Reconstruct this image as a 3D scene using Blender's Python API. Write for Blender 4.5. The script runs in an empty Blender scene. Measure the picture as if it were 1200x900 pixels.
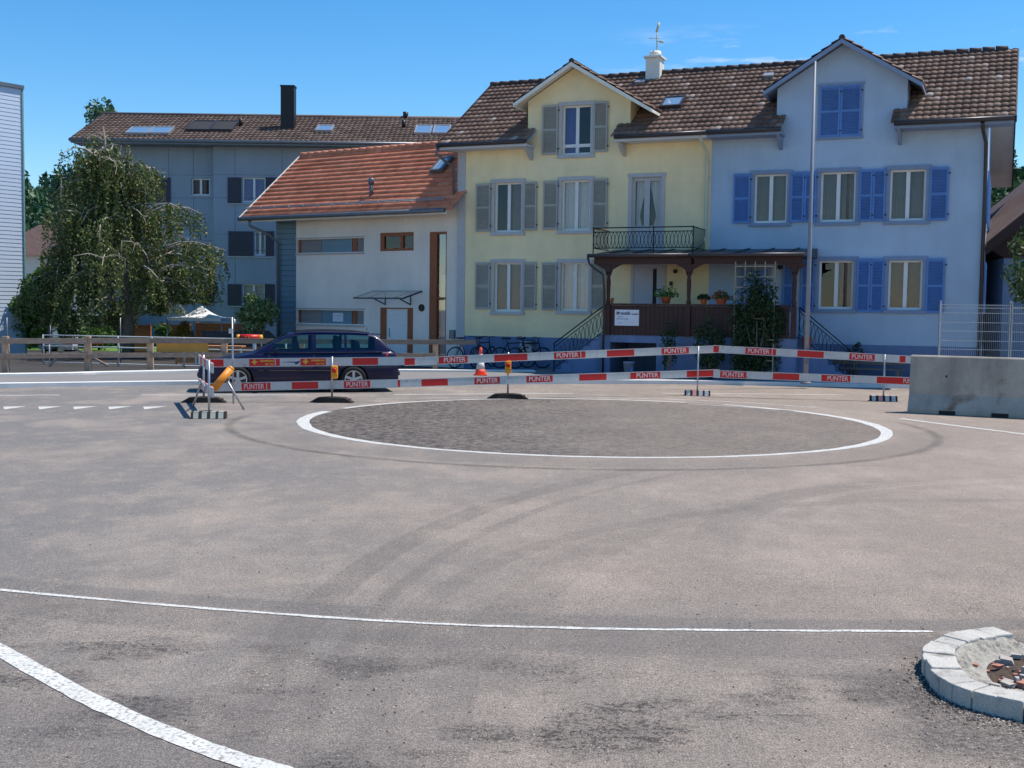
import bpy, math, random
from mathutils import Vector, Matrix
random.seed(7)
PI = math.pi
rad = math.radians
SC = bpy.context.scene
COL = SC.collection

# ------------------------------------------------------------------ camera
FPX, CAMH, PITCH, ROLL = 1350.0, 2.05, math.atan(88 / 1350), .013
F_ = Vector((0, math.cos(PITCH), -math.sin(PITCH)))
R0 = Vector((1, 0, 0)); U0 = Vector((0, math.sin(PITCH), math.cos(PITCH)))
R_ = R0 * math.cos(ROLL) + U0 * math.sin(ROLL)
U_ = -R0 * math.sin(ROLL) + U0 * math.cos(ROLL)
CAM = Vector((0, 0, CAMH))
cd = bpy.data.cameras.new('camera'); co = bpy.data.objects.new('camera', cd); COL.objects.link(co)
cd.sensor_width = 36; cd.lens = 36 * FPX / 1200; cd.clip_end = 3000; cd.clip_start = .05
mw = Matrix((R_, U_, -F_)).transposed().to_4x4(); mw.translation = CAM
co.matrix_world = mw
SC.camera = co

# ------------------------------------------------------------------ light
SUNV = Vector((.48, .14, 1)).normalized()
EL = math.asin(SUNV.z); AZ = math.atan2(SUNV.x, SUNV.y)
sd = bpy.data.lights.new('sun', 'SUN'); sd.energy = 5.0; sd.angle = rad(.5); sd.color = (1, .955, .88)
so = bpy.data.objects.new('sun', sd); COL.objects.link(so)
so.rotation_euler = SUNV.to_track_quat('Z', 'Y').to_euler()
W = bpy.data.worlds.new("World"); SC.world = W; W.use_nodes = True
wn = W.node_tree; wn.nodes.clear()
def N(nt, t, **kw):
    n = nt.nodes.new(t)
    for k, v in kw.items():
        if k == 'inp':
            for a, b in v.items(): n.inputs[a].default_value = b
        else: setattr(n, k, v)
    return n
def L(nt, a, b): nt.links.new(a, b)
sky = N(wn, 'ShaderNodeTexSky', sky_type='NISHITA', sun_disc=False, sun_elevation=EL, sun_rotation=AZ, altitude=500, air_density=1.0, dust_density=.2, ozone_density=4.0)
hs = N(wn, 'ShaderNodeHueSaturation', inp={'Hue': .497, 'Saturation': 1.33, 'Value': 1.0})
L(wn, sky.outputs[0], hs.inputs['Color'])
# a few thin wisps of cloud low over the roofs to the right
tc = N(wn, 'ShaderNodeTexCoord'); mp = N(wn, 'ShaderNodeMapping'); mp.inputs['Scale'].default_value = (3, 3, 17)
L(wn, tc.outputs['Generated'], mp.inputs['Vector'])
nz = N(wn, 'ShaderNodeTexNoise', inp={'Scale': 2.6, 'Detail': 7, 'Roughness': .6}); L(wn, mp.outputs[0], nz.inputs['Vector'])
rp = N(wn, 'ShaderNodeMapRange', inp={'From Min': .57, 'From Max': .76, 'To Min': 0, 'To Max': .8}); L(wn, nz.outputs[0], rp.inputs[0])
sx = N(wn, 'ShaderNodeSeparateXYZ'); L(wn, tc.outputs['Generated'], sx.inputs[0])
m1 = N(wn, 'ShaderNodeMapRange', inp={'From Min': .06, 'From Max': .16}); L(wn, sx.outputs[0], m1.inputs[0])
m2 = N(wn, 'ShaderNodeMapRange', inp={'From Min': .235, 'From Max': .215}); L(wn, sx.outputs[2], m2.inputs[0])
m3 = N(wn, 'ShaderNodeMath', operation='MULTIPLY'); L(wn, m1.outputs[0], m3.inputs[0]); L(wn, m2.outputs[0], m3.inputs[1])
m4 = N(wn, 'ShaderNodeMath', operation='MULTIPLY'); L(wn, m3.outputs[0], m4.inputs[0]); L(wn, rp.outputs[0], m4.inputs[1])
mx = N(wn, 'ShaderNodeMix', data_type='RGBA'); mx.inputs[7].default_value = (5.6, 6.0, 6.6, 1)
L(wn, m4.outputs[0], mx.inputs[0]); L(wn, hs.outputs[0], mx.inputs[6])
bg = N(wn, 'ShaderNodeBackground', inp={'Strength': .155}); L(wn, mx.outputs[2], bg.inputs[0])
wo = N(wn, 'ShaderNodeOutputWorld'); L(wn, bg.outputs[0], wo.inputs[0])
vs = SC.view_settings; vs.view_transform = 'Standard'; vs.look = 'None'; vs.exposure = 0.13; vs.gamma = 1; vs.use_curve_mapping = False
SC.render.engine = 'CYCLES'
SC.cycles.max_bounces = 6; SC.cycles.transparent_max_bounces = 12; SC.cycles.use_denoising = True
SC.cycles.caustics_reflective = False; SC.cycles.caustics_refractive = False

# ------------------------------------------------------------------ pixel -> place helpers (used to read positions off the photograph)
def ray(x, y): return F_ * FPX + R_ * (x - 600) + U_ * (450 - y)
def G(x, y, z=0):
    d = ray(x, y); return CAM + d * ((z - CAMH) / d.z)
def atY(x, y, Y):
    d = ray(x, y); return CAM + d * (Y / d.y)
class Frame:
    def __init__(s, ox, oy, deg):
        s.o = Vector((ox, oy, 0)); a = rad(deg); s.rz = -a
        s.d = Vector((math.cos(a), -math.sin(a), 0)); s.n = Vector((math.sin(a), math.cos(a), 0))
    def hit(s, x, y, off=0):
        d = ray(x, y); t = ((s.o - CAM).dot(s.n) + off) / d.dot(s.n); P = CAM + d * t
        return ((P - s.o).dot(s.d), P.z)
    def loc(s, P): return Vector(((P - s.o).dot(s.d), (P - s.o).dot(s.n), P.z))
    def onplane(s, x, y, P0, Nn):
        c = s.loc(CAM); dd = ray(x, y); d = Vector((dd.dot(s.d), dd.dot(s.n), dd.z))
        return c + d * ((P0 - c).dot(Nn) / d.dot(Nn))

# ------------------------------------------------------------------ materials
def srgb(r, g, b):
    f = lambda c: (c / 255 / 12.92) if c / 255 <= .04045 else ((c / 255 + .055) / 1.055) ** 2.4
    return (f(r), f(g), f(b))
def mat(name, col, rough=.85, var=.12, scale=3.0, fine=.08, fscale=40.0, bump=0.0, bscale=30.0, metallic=0.0, coat=0.0, spec=.4, stretch=None, spots=None):
    m = bpy.data.materials.new(name); m.use_nodes = True; nt = m.node_tree; nt.nodes.clear()
    out = N(nt, 'ShaderNodeOutputMaterial'); b = N(nt, 'ShaderNodeBsdfPrincipled')
    b.inputs['Roughness'].default_value = rough; b.inputs['Metallic'].default_value = metallic
    b.inputs['Coat Weight'].default_value = coat; b.inputs['Coat Roughness'].default_value = .04; b.inputs['Specular IOR Level'].default_value = spec
    L(nt, b.outputs[0], out.inputs[0])
    t = N(nt, 'ShaderNodeTexCoord'); v = t.outputs['Object']
    if stretch:
        mpn = N(nt, 'ShaderNodeMapping'); mpn.inputs['Scale'].default_value = stretch; L(nt, v, mpn.inputs[0]); v = mpn.outputs[0]
    n1 = N(nt, 'ShaderNodeTexNoise', inp={'Scale': scale, 'Detail': 6, 'Roughness': .6}); L(nt, v, n1.inputs['Vector'])
    n2 = N(nt, 'ShaderNodeTexNoise', inp={'Scale': fscale, 'Detail': 3}); L(nt, v, n2.inputs['Vector'])
    a = N(nt, 'ShaderNodeMapRange', inp={'From Min': .3, 'From Max': .7, 'To Min': 1 - var, 'To Max': 1 + var}); L(nt, n1.outputs[0], a.inputs[0])
    c = N(nt, 'ShaderNodeMapRange', inp={'From Min': .3, 'From Max': .7, 'To Min': 1 - fine, 'To Max': 1 + fine}); L(nt, n2.outputs[0], c.inputs[0])
    mu = N(nt, 'ShaderNodeMath', operation='MULTIPLY'); L(nt, a.outputs[0], mu.inputs[0]); L(nt, c.outputs[0], mu.inputs[1])
    vm = N(nt, 'ShaderNodeVectorMath', operation='SCALE'); vm.inputs[0].default_value = col[:3]; L(nt, mu.outputs[0], vm.inputs['Scale'])
    cs = vm.outputs[0]
    if spots:
        sc_, lo, hi, scol = spots
        n3 = N(nt, 'ShaderNodeTexNoise', inp={'Scale': sc_, 'Detail': 5}); L(nt, v, n3.inputs['Vector'])
        r3 = N(nt, 'ShaderNodeMapRange', inp={'From Min': lo, 'From Max': hi}); L(nt, n3.outputs[0], r3.inputs[0])
        mm = N(nt, 'ShaderNodeMix', data_type='RGBA'); mm.inputs[7].default_value = (*scol, 1)
        L(nt, r3.outputs[0], mm.inputs[0]); L(nt, cs, mm.inputs[6]); cs = mm.outputs[2]
    L(nt, cs, b.inputs['Base Color'])
    if bump:
        nb = N(nt, 'ShaderNodeTexNoise', inp={'Scale': bscale, 'Detail': 5, 'Roughness': .65}); L(nt, v, nb.inputs['Vector'])
        bp = N(nt, 'ShaderNodeBump', inp={'Strength': bump, 'Distance': .02}); L(nt, nb.outputs[0], bp.inputs['Height']); L(nt, bp.outputs[0], b.inputs['Normal'])
    return m
def leafmat(name, cols, trans=.25):
    m = bpy.data.materials.new(name); m.use_nodes = True; nt = m.node_tree; nt.nodes.clear()
    out = N(nt, 'ShaderNodeOutputMaterial')
    t = N(nt, 'ShaderNodeNewGeometry')
    r = N(nt, 'ShaderNodeValToRGB'); L(nt, t.outputs['Random Per Island'], r.inputs[0])
    cr = r.color_ramp
    for i, c in enumerate(cols):
        e = cr.elements[i] if i < 2 else cr.elements.new(1)
        e.position = i / (len(cols) - 1); e.color = (*c, 1)
    b = N(nt, 'ShaderNodeBsdfPrincipled', inp={'Roughness': .5}); b.inputs['Specular IOR Level'].default_value = .35
    L(nt, r.outputs[0], b.inputs['Base Color'])
    tr = N(nt, 'ShaderNodeBsdfTranslucent'); L(nt, r.outputs[0], tr.inputs[0])
    mxs = N(nt, 'ShaderNodeMixShader', inp={0: trans}); L(nt, b.outputs[0], mxs.inputs[1]); L(nt, tr.outputs[0], mxs.inputs[2]); L(nt, mxs.outputs[0], out.inputs[0])
    return m
def glassmat(name, tint=(1, 1, 1), refl=.12, rough=.02):
    m = bpy.data.materials.new(name); m.use_nodes = True; nt = m.node_tree; nt.nodes.clear()
    out = N(nt, 'ShaderNodeOutputMaterial'); tr = N(nt, 'ShaderNodeBsdfTransparent'); tr.inputs[0].default_value = (*tint, 1)
    gl = N(nt, 'ShaderNodeBsdfGlossy', inp={'Roughness': rough}); fr = N(nt, 'ShaderNodeLayerWeight', inp={'Blend': .25})
    a = N(nt, 'ShaderNodeMath', operation='MULTIPLY_ADD', inp={1: .7, 2: refl}); L(nt, fr.outputs['Fresnel'], a.inputs[0])
    ms = N(nt, 'ShaderNodeMixShader'); L(nt, a.outputs[0], ms.inputs[0]); L(nt, tr.outputs[0], ms.inputs[1]); L(nt, gl.outputs[0], ms.inputs[2]); L(nt, ms.outputs[0], out.inputs[0])
    return m
def tilemat(name, cols, rough=.75):
    m = bpy.data.materials.new(name); m.use_nodes = True; nt = m.node_tree; nt.nodes.clear()
    out = N(nt, 'ShaderNodeOutputMaterial'); b = N(nt, 'ShaderNodeBsdfPrincipled', inp={'Roughness': rough}); b.inputs['Specular IOR Level'].default_value = .3; L(nt, b.outputs[0], out.inputs[0])
    uv = N(nt, 'ShaderNodeUVMap'); fl = N(nt, 'ShaderNodeVectorMath', operation='FLOOR'); L(nt, uv.outputs[0], fl.inputs[0])
    wnz = N(nt, 'ShaderNodeTexWhiteNoise', noise_dimensions='2D'); L(nt, fl.outputs[0], wnz.inputs['Vector'])
    r = N(nt, 'ShaderNodeValToRGB'); L(nt, wnz.outputs[0], r.inputs[0]); cr = r.color_ramp
    for i, (p_, c) in enumerate(cols):
        e = cr.elements[i] if i < 2 else cr.elements.new(1)
        e.position = p_; e.color = (*c, 1)
    t = N(nt, 'ShaderNodeTexCoord'); n1 = N(nt, 'ShaderNodeTexNoise', inp={'Scale': .8, 'Detail': 9, 'Roughness': .72}); L(nt, t.outputs['Object'], n1.inputs['Vector'])
    a = N(nt, 'ShaderNodeMapRange', inp={'From Min': .3, 'From Max': .7, 'To Min': .72, 'To Max': 1.25}); L(nt, n1.outputs[0], a.inputs[0])
    vm = N(nt, 'ShaderNodeVectorMath', operation='SCALE'); L(nt, r.outputs[0], vm.inputs[0]); L(nt, a.outputs[0], vm.inputs['Scale']); L(nt, vm.outputs[0], b.inputs['Base Color'])
    return m

M = {}
M['yellow'] = mat('yellow_render', (.93, .77, .46), .9, .07, 1.2, .05, 60, .25, 90)
M['blue'] = mat('blue_render', (.43, .55, .68), .9, .06, 1.0, .04, 60, .25, 90)
M['plinth'] = mat('blue_plinth', (.16, .23, .38), .9, .1, 1.5, .06, 50, .2, 60)
M['greytrim'] = mat('grey_stone_trim', (.50, .49, .49), .8, .06)
M['greyshut'] = mat('grey_shutter_paint', (.42, .41, .36), .7, .07)
M['bluetrim'] = mat('blue_grey_trim', (.23, .30, .42), .7, .06)
M['blueshut'] = mat('blue_shutter_paint', (.11, .245, .55), .55, .08)
M['sash'] = mat('white_window_paint', (.78, .78, .76), .45, .03)
M['whitebarge'] = mat('pale_barge_board', (.60, .62, .66), .6, .05)
M['curt'] = mat('net_curtain', (.66, .64, .60), .95, .05, 4, .05, 30)
M['curtgrey'] = mat('grey_curtain', (.17, .155, .13), .95, .1, 4, .1, 30)
M['curtred'] = mat('brown_curtain', (.15, .10, .085), .95, .2, 6, .2, 30)
M['bluecurt'] = mat('blue_blind', (.10, .12, .35), .9, .05)
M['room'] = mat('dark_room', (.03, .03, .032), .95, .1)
M['glass'] = glassmat('window_glass', refl=.05)
M['curtdark'] = mat('slate_curtain', (.13, .14, .17), .95, .1, 4, .1, 30)
M['brownwood'] = mat('brown_painted_wood', (.05, .019, .015), .6, .15, 3, .1, 40, stretch=(1, 1, 8))
M['zinc'] = mat('dark_sheet_metal', (.06, .065, .075), .45, .15, 2, metallic=.3)
M['iron'] = mat('black_iron', (.015, .015, .016), .5, .1)
M['gutter'] = mat('dark_gutter', (.06, .05, .05), .4, .1, metallic=.3)
M['gutgrey'] = mat('grey_gutter', (.16, .17, .19), .4, .1, metallic=.4)
M['creampipe'] = mat('cream_pipe', (.62, .58, .42), .5, .06)
M['cream'] = mat('cream_soffit', (.82, .78, .68), .8, .06)
M['tiles'] = tilemat('brown_clay_tiles', [(0, (.145, .085, .062)), (.5, (.205, .122, .088)), (.97, (.27, .168, .12)), (1, (.48, .39, .33))])
M['ridge'] = mat('dark_ridge_tile', (.075, .05, .045), .8, .3, 2, .2, 20)
M['redtiles'] = tilemat('orange_clay_tiles', [(0, (.62, .19, .095)), (.5, (.70, .23, .12)), (1, (.76, .28, .155))])
M['browntiles'] = tilemat('grey_brown_concrete_tiles', [(0, (.10, .064, .050)), (.5, (.14, .092, .072)), (1, (.18, .12, .095))])
M['whitewall'] = mat('white_render', (.90, .80, .70), .9, .05, 1.0, .03, 50, .15, 80)
M['bluesiding'] = mat('blue_grey_siding', (.17, .26, .33), .7, .06, 2, stretch=(1, 1, 6))
M['aptwall'] = mat('grey_blue_panels', (.31, .36, .42), .75, .05, .8, .04)
M['aptdark'] = mat('dark_sliding_shutter', (.045, .045, .06), .6, .1)
M['orangewood'] = mat('orange_stained_wood', (.30, .085, .03), .5, .15, 4, .1, 30, stretch=(6, 6, 1))
M['palewood'] = mat('pale_blind_slats', (.50, .44, .42), .7, .05)
M['door'] = mat('pale_grey_door', (.45, .47, .52), .5, .04)
M['weather'] = mat('weathered_timber', (.20, .155, .125), .85, .25, 2, .2, 30, .3, 40, stretch=(1, 6, 6))
M['freshpost'] = mat('sawn_timber_post', (.46, .30, .20), .8, .18, 4, .1, 40, .2, 40, stretch=(6, 6, 1))
M['fencewood'] = mat('brown_fence_boards', (.52, .21, .075), .75, .2, 3, .15, 30, stretch=(1, 1, 8))
M['fencedark'] = mat('slate_fence_panel', (.075, .08, .09), .8, .1)
M['ochre'] = mat('ochre_plywood', (.50, .27, .06), .7, .1)
M['steel'] = mat('galvanised_steel', (.42, .43, .44), .4, .15, 8, .1, metallic=.6)
M['whitesteel'] = mat('pale_steel_rail', (.55, .55, .53), .5, .1)
M['polegrey'] = mat('grey_pole_paint', (.24, .25, .28), .5, .08)
M['concrete'] = mat('weathered_concrete', (.43, .375, .31), .9, .16, 1.6, .12, 60, .4, 50, spots=(1.9, .62, .76, (.20, .11, .06)))
M['palecon'] = mat('pale_kerb_concrete', (.74, .72, .68), .9, .1, 2, .1, 60, .2, 50)
M['granite'] = mat('pale_granite', (.55, .51, .45), .85, .12, 4, .22, 160, .5, 60, spots=(9, .56, .7, (.30, .27, .22)))
M['mortar'] = mat('rough_mortar', (.36, .33, .28), .95, .25, 5, .25, 90, 1.0, 30)
M['soil'] = mat('dark_soil', (.10, .065, .045), .95, .3, 6, .3, 60, 1.0, 40)
M['paint'] = mat('white_road_paint', (.60, .58, .535), .75, .10, 5, .2, 90, .2, 120, spots=(42, .52, .64, (.30, .27, .24)))
M['oldpaint'] = mat('worn_white_road_paint', (.58, .56, .53), .8, .1, 3, .2, 90, .1, 90, spots=(6, .52, .66, (.33, .31, .29)))
M['rubber'] = mat('recycled_rubber', (.035, .028, .022), .85, .3, 8, .3, 60, .4, 50)
M['basestripe'] = mat('grey_base_stripe', (.42, .42, .36), .7, .1)  # the grey of the stripes on the striped post foot
M['red'] = mat('red_board_film', (.60, .018, .015), .45, .07, 8)
M['white'] = mat('white_board_film', (.58, .57, .54), .5, .06, 6, .05, 40, spots=(7, .63, .75, (.36, .34, .31)))
M['palered'] = mat('pale_red_stripe', (.80, .35, .30), .5, .06)
M['amber'] = mat('amber_plastic', (.85, .33, .015), .35, .06)
M['redlens'] = mat('red_lens', (.60, .03, .01), .25, .05)
M['orangerail'] = mat('orange_plastic_tube', (.70, .24, .02), .45, .1)
M['yellowtext'] = mat('yellow_lettering', (.80, .48, .06), .5, .03)
M['darktext'] = mat('dark_lettering', (.05, .05, .14), .5, .03)
M['palebluetext'] = mat('pale_blue_lettering', (.25, .40, .55), .5, .03)
M['pinktext'] = mat('pinkish_lettering', (.75, .58, .54), .5, .03)
M['cone'] = mat('fluorescent_cone', (.95, .09, .04), .5, .05)
M['carpaint'] = mat('midnight_blue_car_paint', (.004, .004, .035), .35, .04, 2, .02, metallic=0, coat=.35, spec=.25)
M['carplastic'] = mat('black_trim', (.012, .012, .015), .55, .06)
M['tyre'] = mat('tyre_rubber', (.018, .018, .018), .85, .1)
M['rim'] = mat('alloy_rim', (.55, .56, .58), .3, .05, metallic=.7)
M['tail'] = mat('tail_lamp', (.55, .01, .02), .2, .04, coat=.8)
M['headlamp'] = mat('headlamp_glass', (.6, .62, .65), .15, .03, coat=1.0)
M['carglass'] = glassmat('tinted_car_glass', (.62, .78, .72), .05)
M['seat'] = mat('dark_upholstery', (.03, .032, .04), .9, .1)
M['siding'] = mat('white_blue_siding', (.56, .63, .74), .6, .03, 1, .02)
M['tent'] = mat('white_canvas', (.78, .78, .75), .8, .04)
M['bark'] = mat('grey_bark', (.20, .165, .13), .9, .2, 5, .2, 30, .4, 30)
M['palebark'] = mat('pale_bare_branch', (.38, .33, .28), .9, .15, 5, .1, 30, .3, 30)
M['terracotta'] = mat('terracotta', (.38, .11, .05), .8, .1)
M['flower'] = mat('red_petals', (.55, .02, .03), .6, .1)
M['signwhite'] = mat('white_sign_panel', (.72, .73, .78), .4, .03)
M['rednb'] = mat('old_red_tiles', (.10, .06, .05), .8, .3, 4, .2, 20)
M['asph_yard'] = mat('tree_shade_yard_asphalt', (.045, .04, .036), .9, .2, .4, .12, 20, .3, 30)  # asphalt colour darkened to stand for the shadow of the beech
M['pave'] = mat('pavement_asphalt', (.215, .20, .19), .9, .08, .5, .1, 60, .3, 50)
M['grass'] = mat('lawn', (.10, .21, .035), .9, .3, 2, .3, 30, 1.0, 30)
M['hill'] = mat('hill_earth', (.05, .085, .04), .95, .3, .03, .2, .3)
M['leafbeech'] = leafmat('beech_leaves', [(.04, .065, .02), (.08, .12, .03), (.12, .16, .045), (.17, .20, .06), (.26, .22, .10)])
M['leafgreen'] = leafmat('bright_leaves', [(.04, .10, .018), (.065, .15, .025), (.09, .19, .035), (.13, .24, .05)])
M['leafmid'] = leafmat('shrub_leaves', [(.03, .065, .016), (.06, .11, .025), (.10, .15, .05), (.20, .22, .10)])
M['leafpale'] = leafmat('pale_shrub_leaves', [(.06, .12, .03), (.14, .22, .06), (.24, .32, .11), (.42, .42, .26)], .3)
M['leafdark'] = leafmat('climber_leaves', [(.015, .035, .014), (.028, .058, .02), (.045, .085, .028)])
M['leafyellow'] = leafmat('yellow_bush_leaves', [(.25, .20, .03), (.40, .30, .05), (.18, .17, .03)])
M['leafforest'] = leafmat('hazy_forest_foliage', [(.035, .085, .045), (.05, .115, .05), (.08, .16, .055), (.04, .09, .055)], .15)  # leaf colours lightened and blued to stand for haze over the hill

# ------------------------------------------------------------------ mesh builder
class B:
    def __init__(s): s.v = []; s.f = []; s.mi = []; s.uv = None; s.m = 0; s.sm = []
    def face(s, pts, smooth=False):
        i = len(s.v); s.v.extend([tuple(p) for p in pts]); s.f.append(list(range(i, i + len(pts)))); s.mi.append(s.m); s.sm.append(smooth)
    def box(s, x0, x1, y0, y1, z0, z1):
        if x0 > x1: x0, x1 = x1, x0
        if y0 > y1: y0, y1 = y1, y0
        if z0 > z1: z0, z1 = z1, z0
        i = len(s.v)
        s.v += [(x, y, z) for z in (z0, z1) for y in (y0, y1) for x in (x0, x1)]
        for q in ((0, 2, 3, 1), (4, 5, 7, 6), (0, 1, 5, 4), (2, 6, 7, 3), (0, 4, 6, 2), (1, 3, 7, 5)):
            s.f.append([i + k for k in q]); s.mi.append(s.m); s.sm.append(False)
        return s
    def obox(s, c, ax, ay, az, hx, hy, hz):  # oriented box
        i = len(s.v)
        for sz in (-1, 1):
            for sy in (-1, 1):
                for sx_ in (-1, 1):
                    s.v.append(tuple(c + ax * (hx * sx_) + ay * (hy * sy) + az * (hz * sz)))
        for q in ((0, 2, 3, 1), (4, 5, 7, 6), (0, 1, 5, 4), (2, 6, 7, 3), (0, 4, 6, 2), (1, 3, 7, 5)):
            s.f.append([i + k for k in q]); s.mi.append(s.m); s.sm.append(False)
        return s
    def bar(s, a, b, w, t, up=Vector((0, 0, 1))):  # rectangular bar between two points
        a = Vector(a); b = Vector(b); d = (b - a); l = d.length; d.normalize()
        sd_ = d.cross(up)
        if sd_.length < 1e-4: sd_ = d.cross(Vector((1, 0, 0)))
        sd_.normalize(); u = sd_.cross(d)
        return s.obox((a + b) / 2, d, sd_, u, l / 2, w / 2, t / 2)
    def tube(s, pts, r, n=8, caps=True, smooth=True):
        pts = [Vector(p) for p in pts]; rs = r if isinstance(r, (list, tuple)) else [r] * len(pts)
        base = len(s.v); prev = None
        for k, p in enumerate(pts):
            d = (pts[min(k + 1, len(pts) - 1)] - pts[max(k - 1, 0)]).normalized()
            if prev is None:
                a = d.orthogonal().normalized()
            else:
                a = (prev - d * prev.dot(d)).normalized()
            prev = a; b_ = d.cross(a)
            for j in range(n):
                t = 2 * PI * j / n; s.v.append(tuple(p + (a * math.cos(t) + b_ * math.sin(t)) * rs[k]))
        for k in range(len(pts) - 1):
            for j in range(n):
                s.f.append([base + k * n + j, base + k * n + (j + 1) % n, base + (k + 1) * n + (j + 1) % n, base + (k + 1) * n + j]); s.mi.append(s.m); s.sm.append(smooth)
        if caps:
            s.f.append([base + j for j in reversed(range(n))]); s.mi.append(s.m); s.sm.append(False)
            e = base + (len(pts) - 1) * n
            s.f.append([e + j for j in range(n)]); s.mi.append(s.m); s.sm.append(False)
        return s
    def lathe(s, prof, c=(0, 0, 0), n=16, axis='z', smooth=True, caps=True):
        base = len(s.v)
        for (r, h) in prof:
            for j in range(n):
                t = 2 * PI * j / n; a, b_ = r * math.cos(t), r * math.sin(t)
                p = {'z': (a, b_, h), 'y': (a, h, b_), 'x': (h, a, b_)}[axis]
                s.v.append((c[0] + p[0], c[1] + p[1], c[2] + p[2]))
        for k in range(len(prof) - 1):
            for j in range(n):
                q = [base + k * n + j, base + k * n + (j + 1) % n, base + (k + 1) * n + (j + 1) % n, base + (k + 1) * n + j]
                s.f.append(q); s.mi.append(s.m); s.sm.append(smooth)
        for k, rev in ((0, True), (len(prof) - 1, False)):
            if caps and prof[k][0] > 1e-4:
                q = [base + k * n + j for j in range(n)]
                s.f.append(q[::-1] if rev else q); s.mi.append(s.m); s.sm.append(False)
        return s
    def prism(s, poly, axis, a, b_):  # poly in the two other axes, extruded along axis
        def P(p, h):
            return {'x': (h, p[0], p[1]), 'y': (p[0], h, p[1]), 'z': (p[0], p[1], h)}[axis]
        n = len(poly)
        s.face([P(p, a) for p in poly]); s.face([P(p, b_) for p in reversed(poly)])
        for i in range(n):
            j = (i + 1) % n
            s.face([P(poly[i], a), P(poly[i], b_), P(poly[j], b_), P(poly[j], a)])
        return s
    def build(s, name, mats, parent=None, fixn=True, bevel=0):
        me = bpy.data.meshes.new(name); me.from_pydata(s.v, [], s.f)
        mats = mats if isinstance(mats, (list, tuple)) else [mats]
        for m in mats: me.materials.append(M[m] if isinstance(m, str) else m)
        me.polygons.foreach_set('material_index', s.mi)
        me.polygons.foreach_set('use_smooth', s.sm)
        if s.uv:
            ul = me.uv_layers.new(name='UVMap')
            ul.data.foreach_set('uv', [c for q in s.uv for c in q])
        me.update()
        if fixn:
            import bmesh
            bm = bmesh.new(); bm.from_mesh(me); bmesh.ops.remove_doubles(bm, verts=bm.verts, dist=1e-5)
            bmesh.ops.recalc_face_normals(bm, faces=bm.faces); bm.to_mesh(me); bm.free()
        o = bpy.data.objects.new(name, me); COL.objects.link(o)
        if parent: o.parent = parent
        if bevel:
            md = o.modifiers.new('bevel', 'BEVEL'); md.width = bevel; md.segments = 2; md.limit_method = 'ANGLE'; md.angle_limit = rad(40)
        return o
def box(name, m, x0, x1, y0, y1, z0, z1, parent=None, bevel=0):
    return B().box(x0, x1, y0, y1, z0, z1).build(name, m, parent, bevel=bevel)
def tag(o, label, cat, group=None, kind=None):
    o['label'] = label; o['category'] = cat
    if group: o['group'] = group
    if kind: o['kind'] = kind
    return o
def thing(name, label, cat, loc=(0, 0, 0), rz=0, group=None):
    o = bpy.data.objects.new(name, None); COL.objects.link(o); o.location = loc; o.rotation_euler = (0, 0, rz); o.empty_display_size = .3
    return tag(o, label, cat, group)
def struct(name, b, m, kind='structure', **k):
    o = b.build(name, m, **k); o['kind'] = kind; return o
def tree_copy(o, parent=None):
    c = o.copy(); COL.objects.link(c)
    if parent: c.parent = parent
    for ch in list(o.children): tree_copy(ch, c)
    return c
def dup(root, loc, rz, label, group=None):
    c = tree_copy(root); c.location = loc; c.rotation_euler = (0, 0, rz); c['label'] = label
    if group: c['group'] = group
    return c
def text(name, s, size, m, parent, mtx, extrude=.002, bold=0.0, sx_=1.0):
    cu = bpy.data.curves.new('t', 'FONT'); cu.body = s; cu.size = size; cu.extrude = extrude; cu.offset = bold; cu.align_x = 'CENTER'; cu.align_y = 'CENTER'
    to = bpy.data.objects.new('t', cu); COL.objects.link(to)
    bpy.context.view_layer.update()
    me = bpy.data.meshes.new_from_object(to.evaluated_get(bpy.context.evaluated_depsgraph_get()))
    bpy.data.objects.remove(to); me.transform(Matrix.Diagonal((sx_, 1, 1, 1)))
    me.transform(mtx); me.materials.clear(); me.materials.append(M[m])
    o = bpy.data.objects.new(name, me); COL.objects.link(o)
    if parent: o.parent = parent
    return o
FRONT = Matrix(((1, 0, 0, 0), (0, 0, -1, 0), (0, 1, 0, 0), (0, 0, 0, 1)))   # text in the xz plane, facing -y
def front_at(x, y, z, rot=0): return Matrix.Translation((x, y, z)) @ Matrix.Rotation(rot, 4, 'Y') @ FRONT

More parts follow.
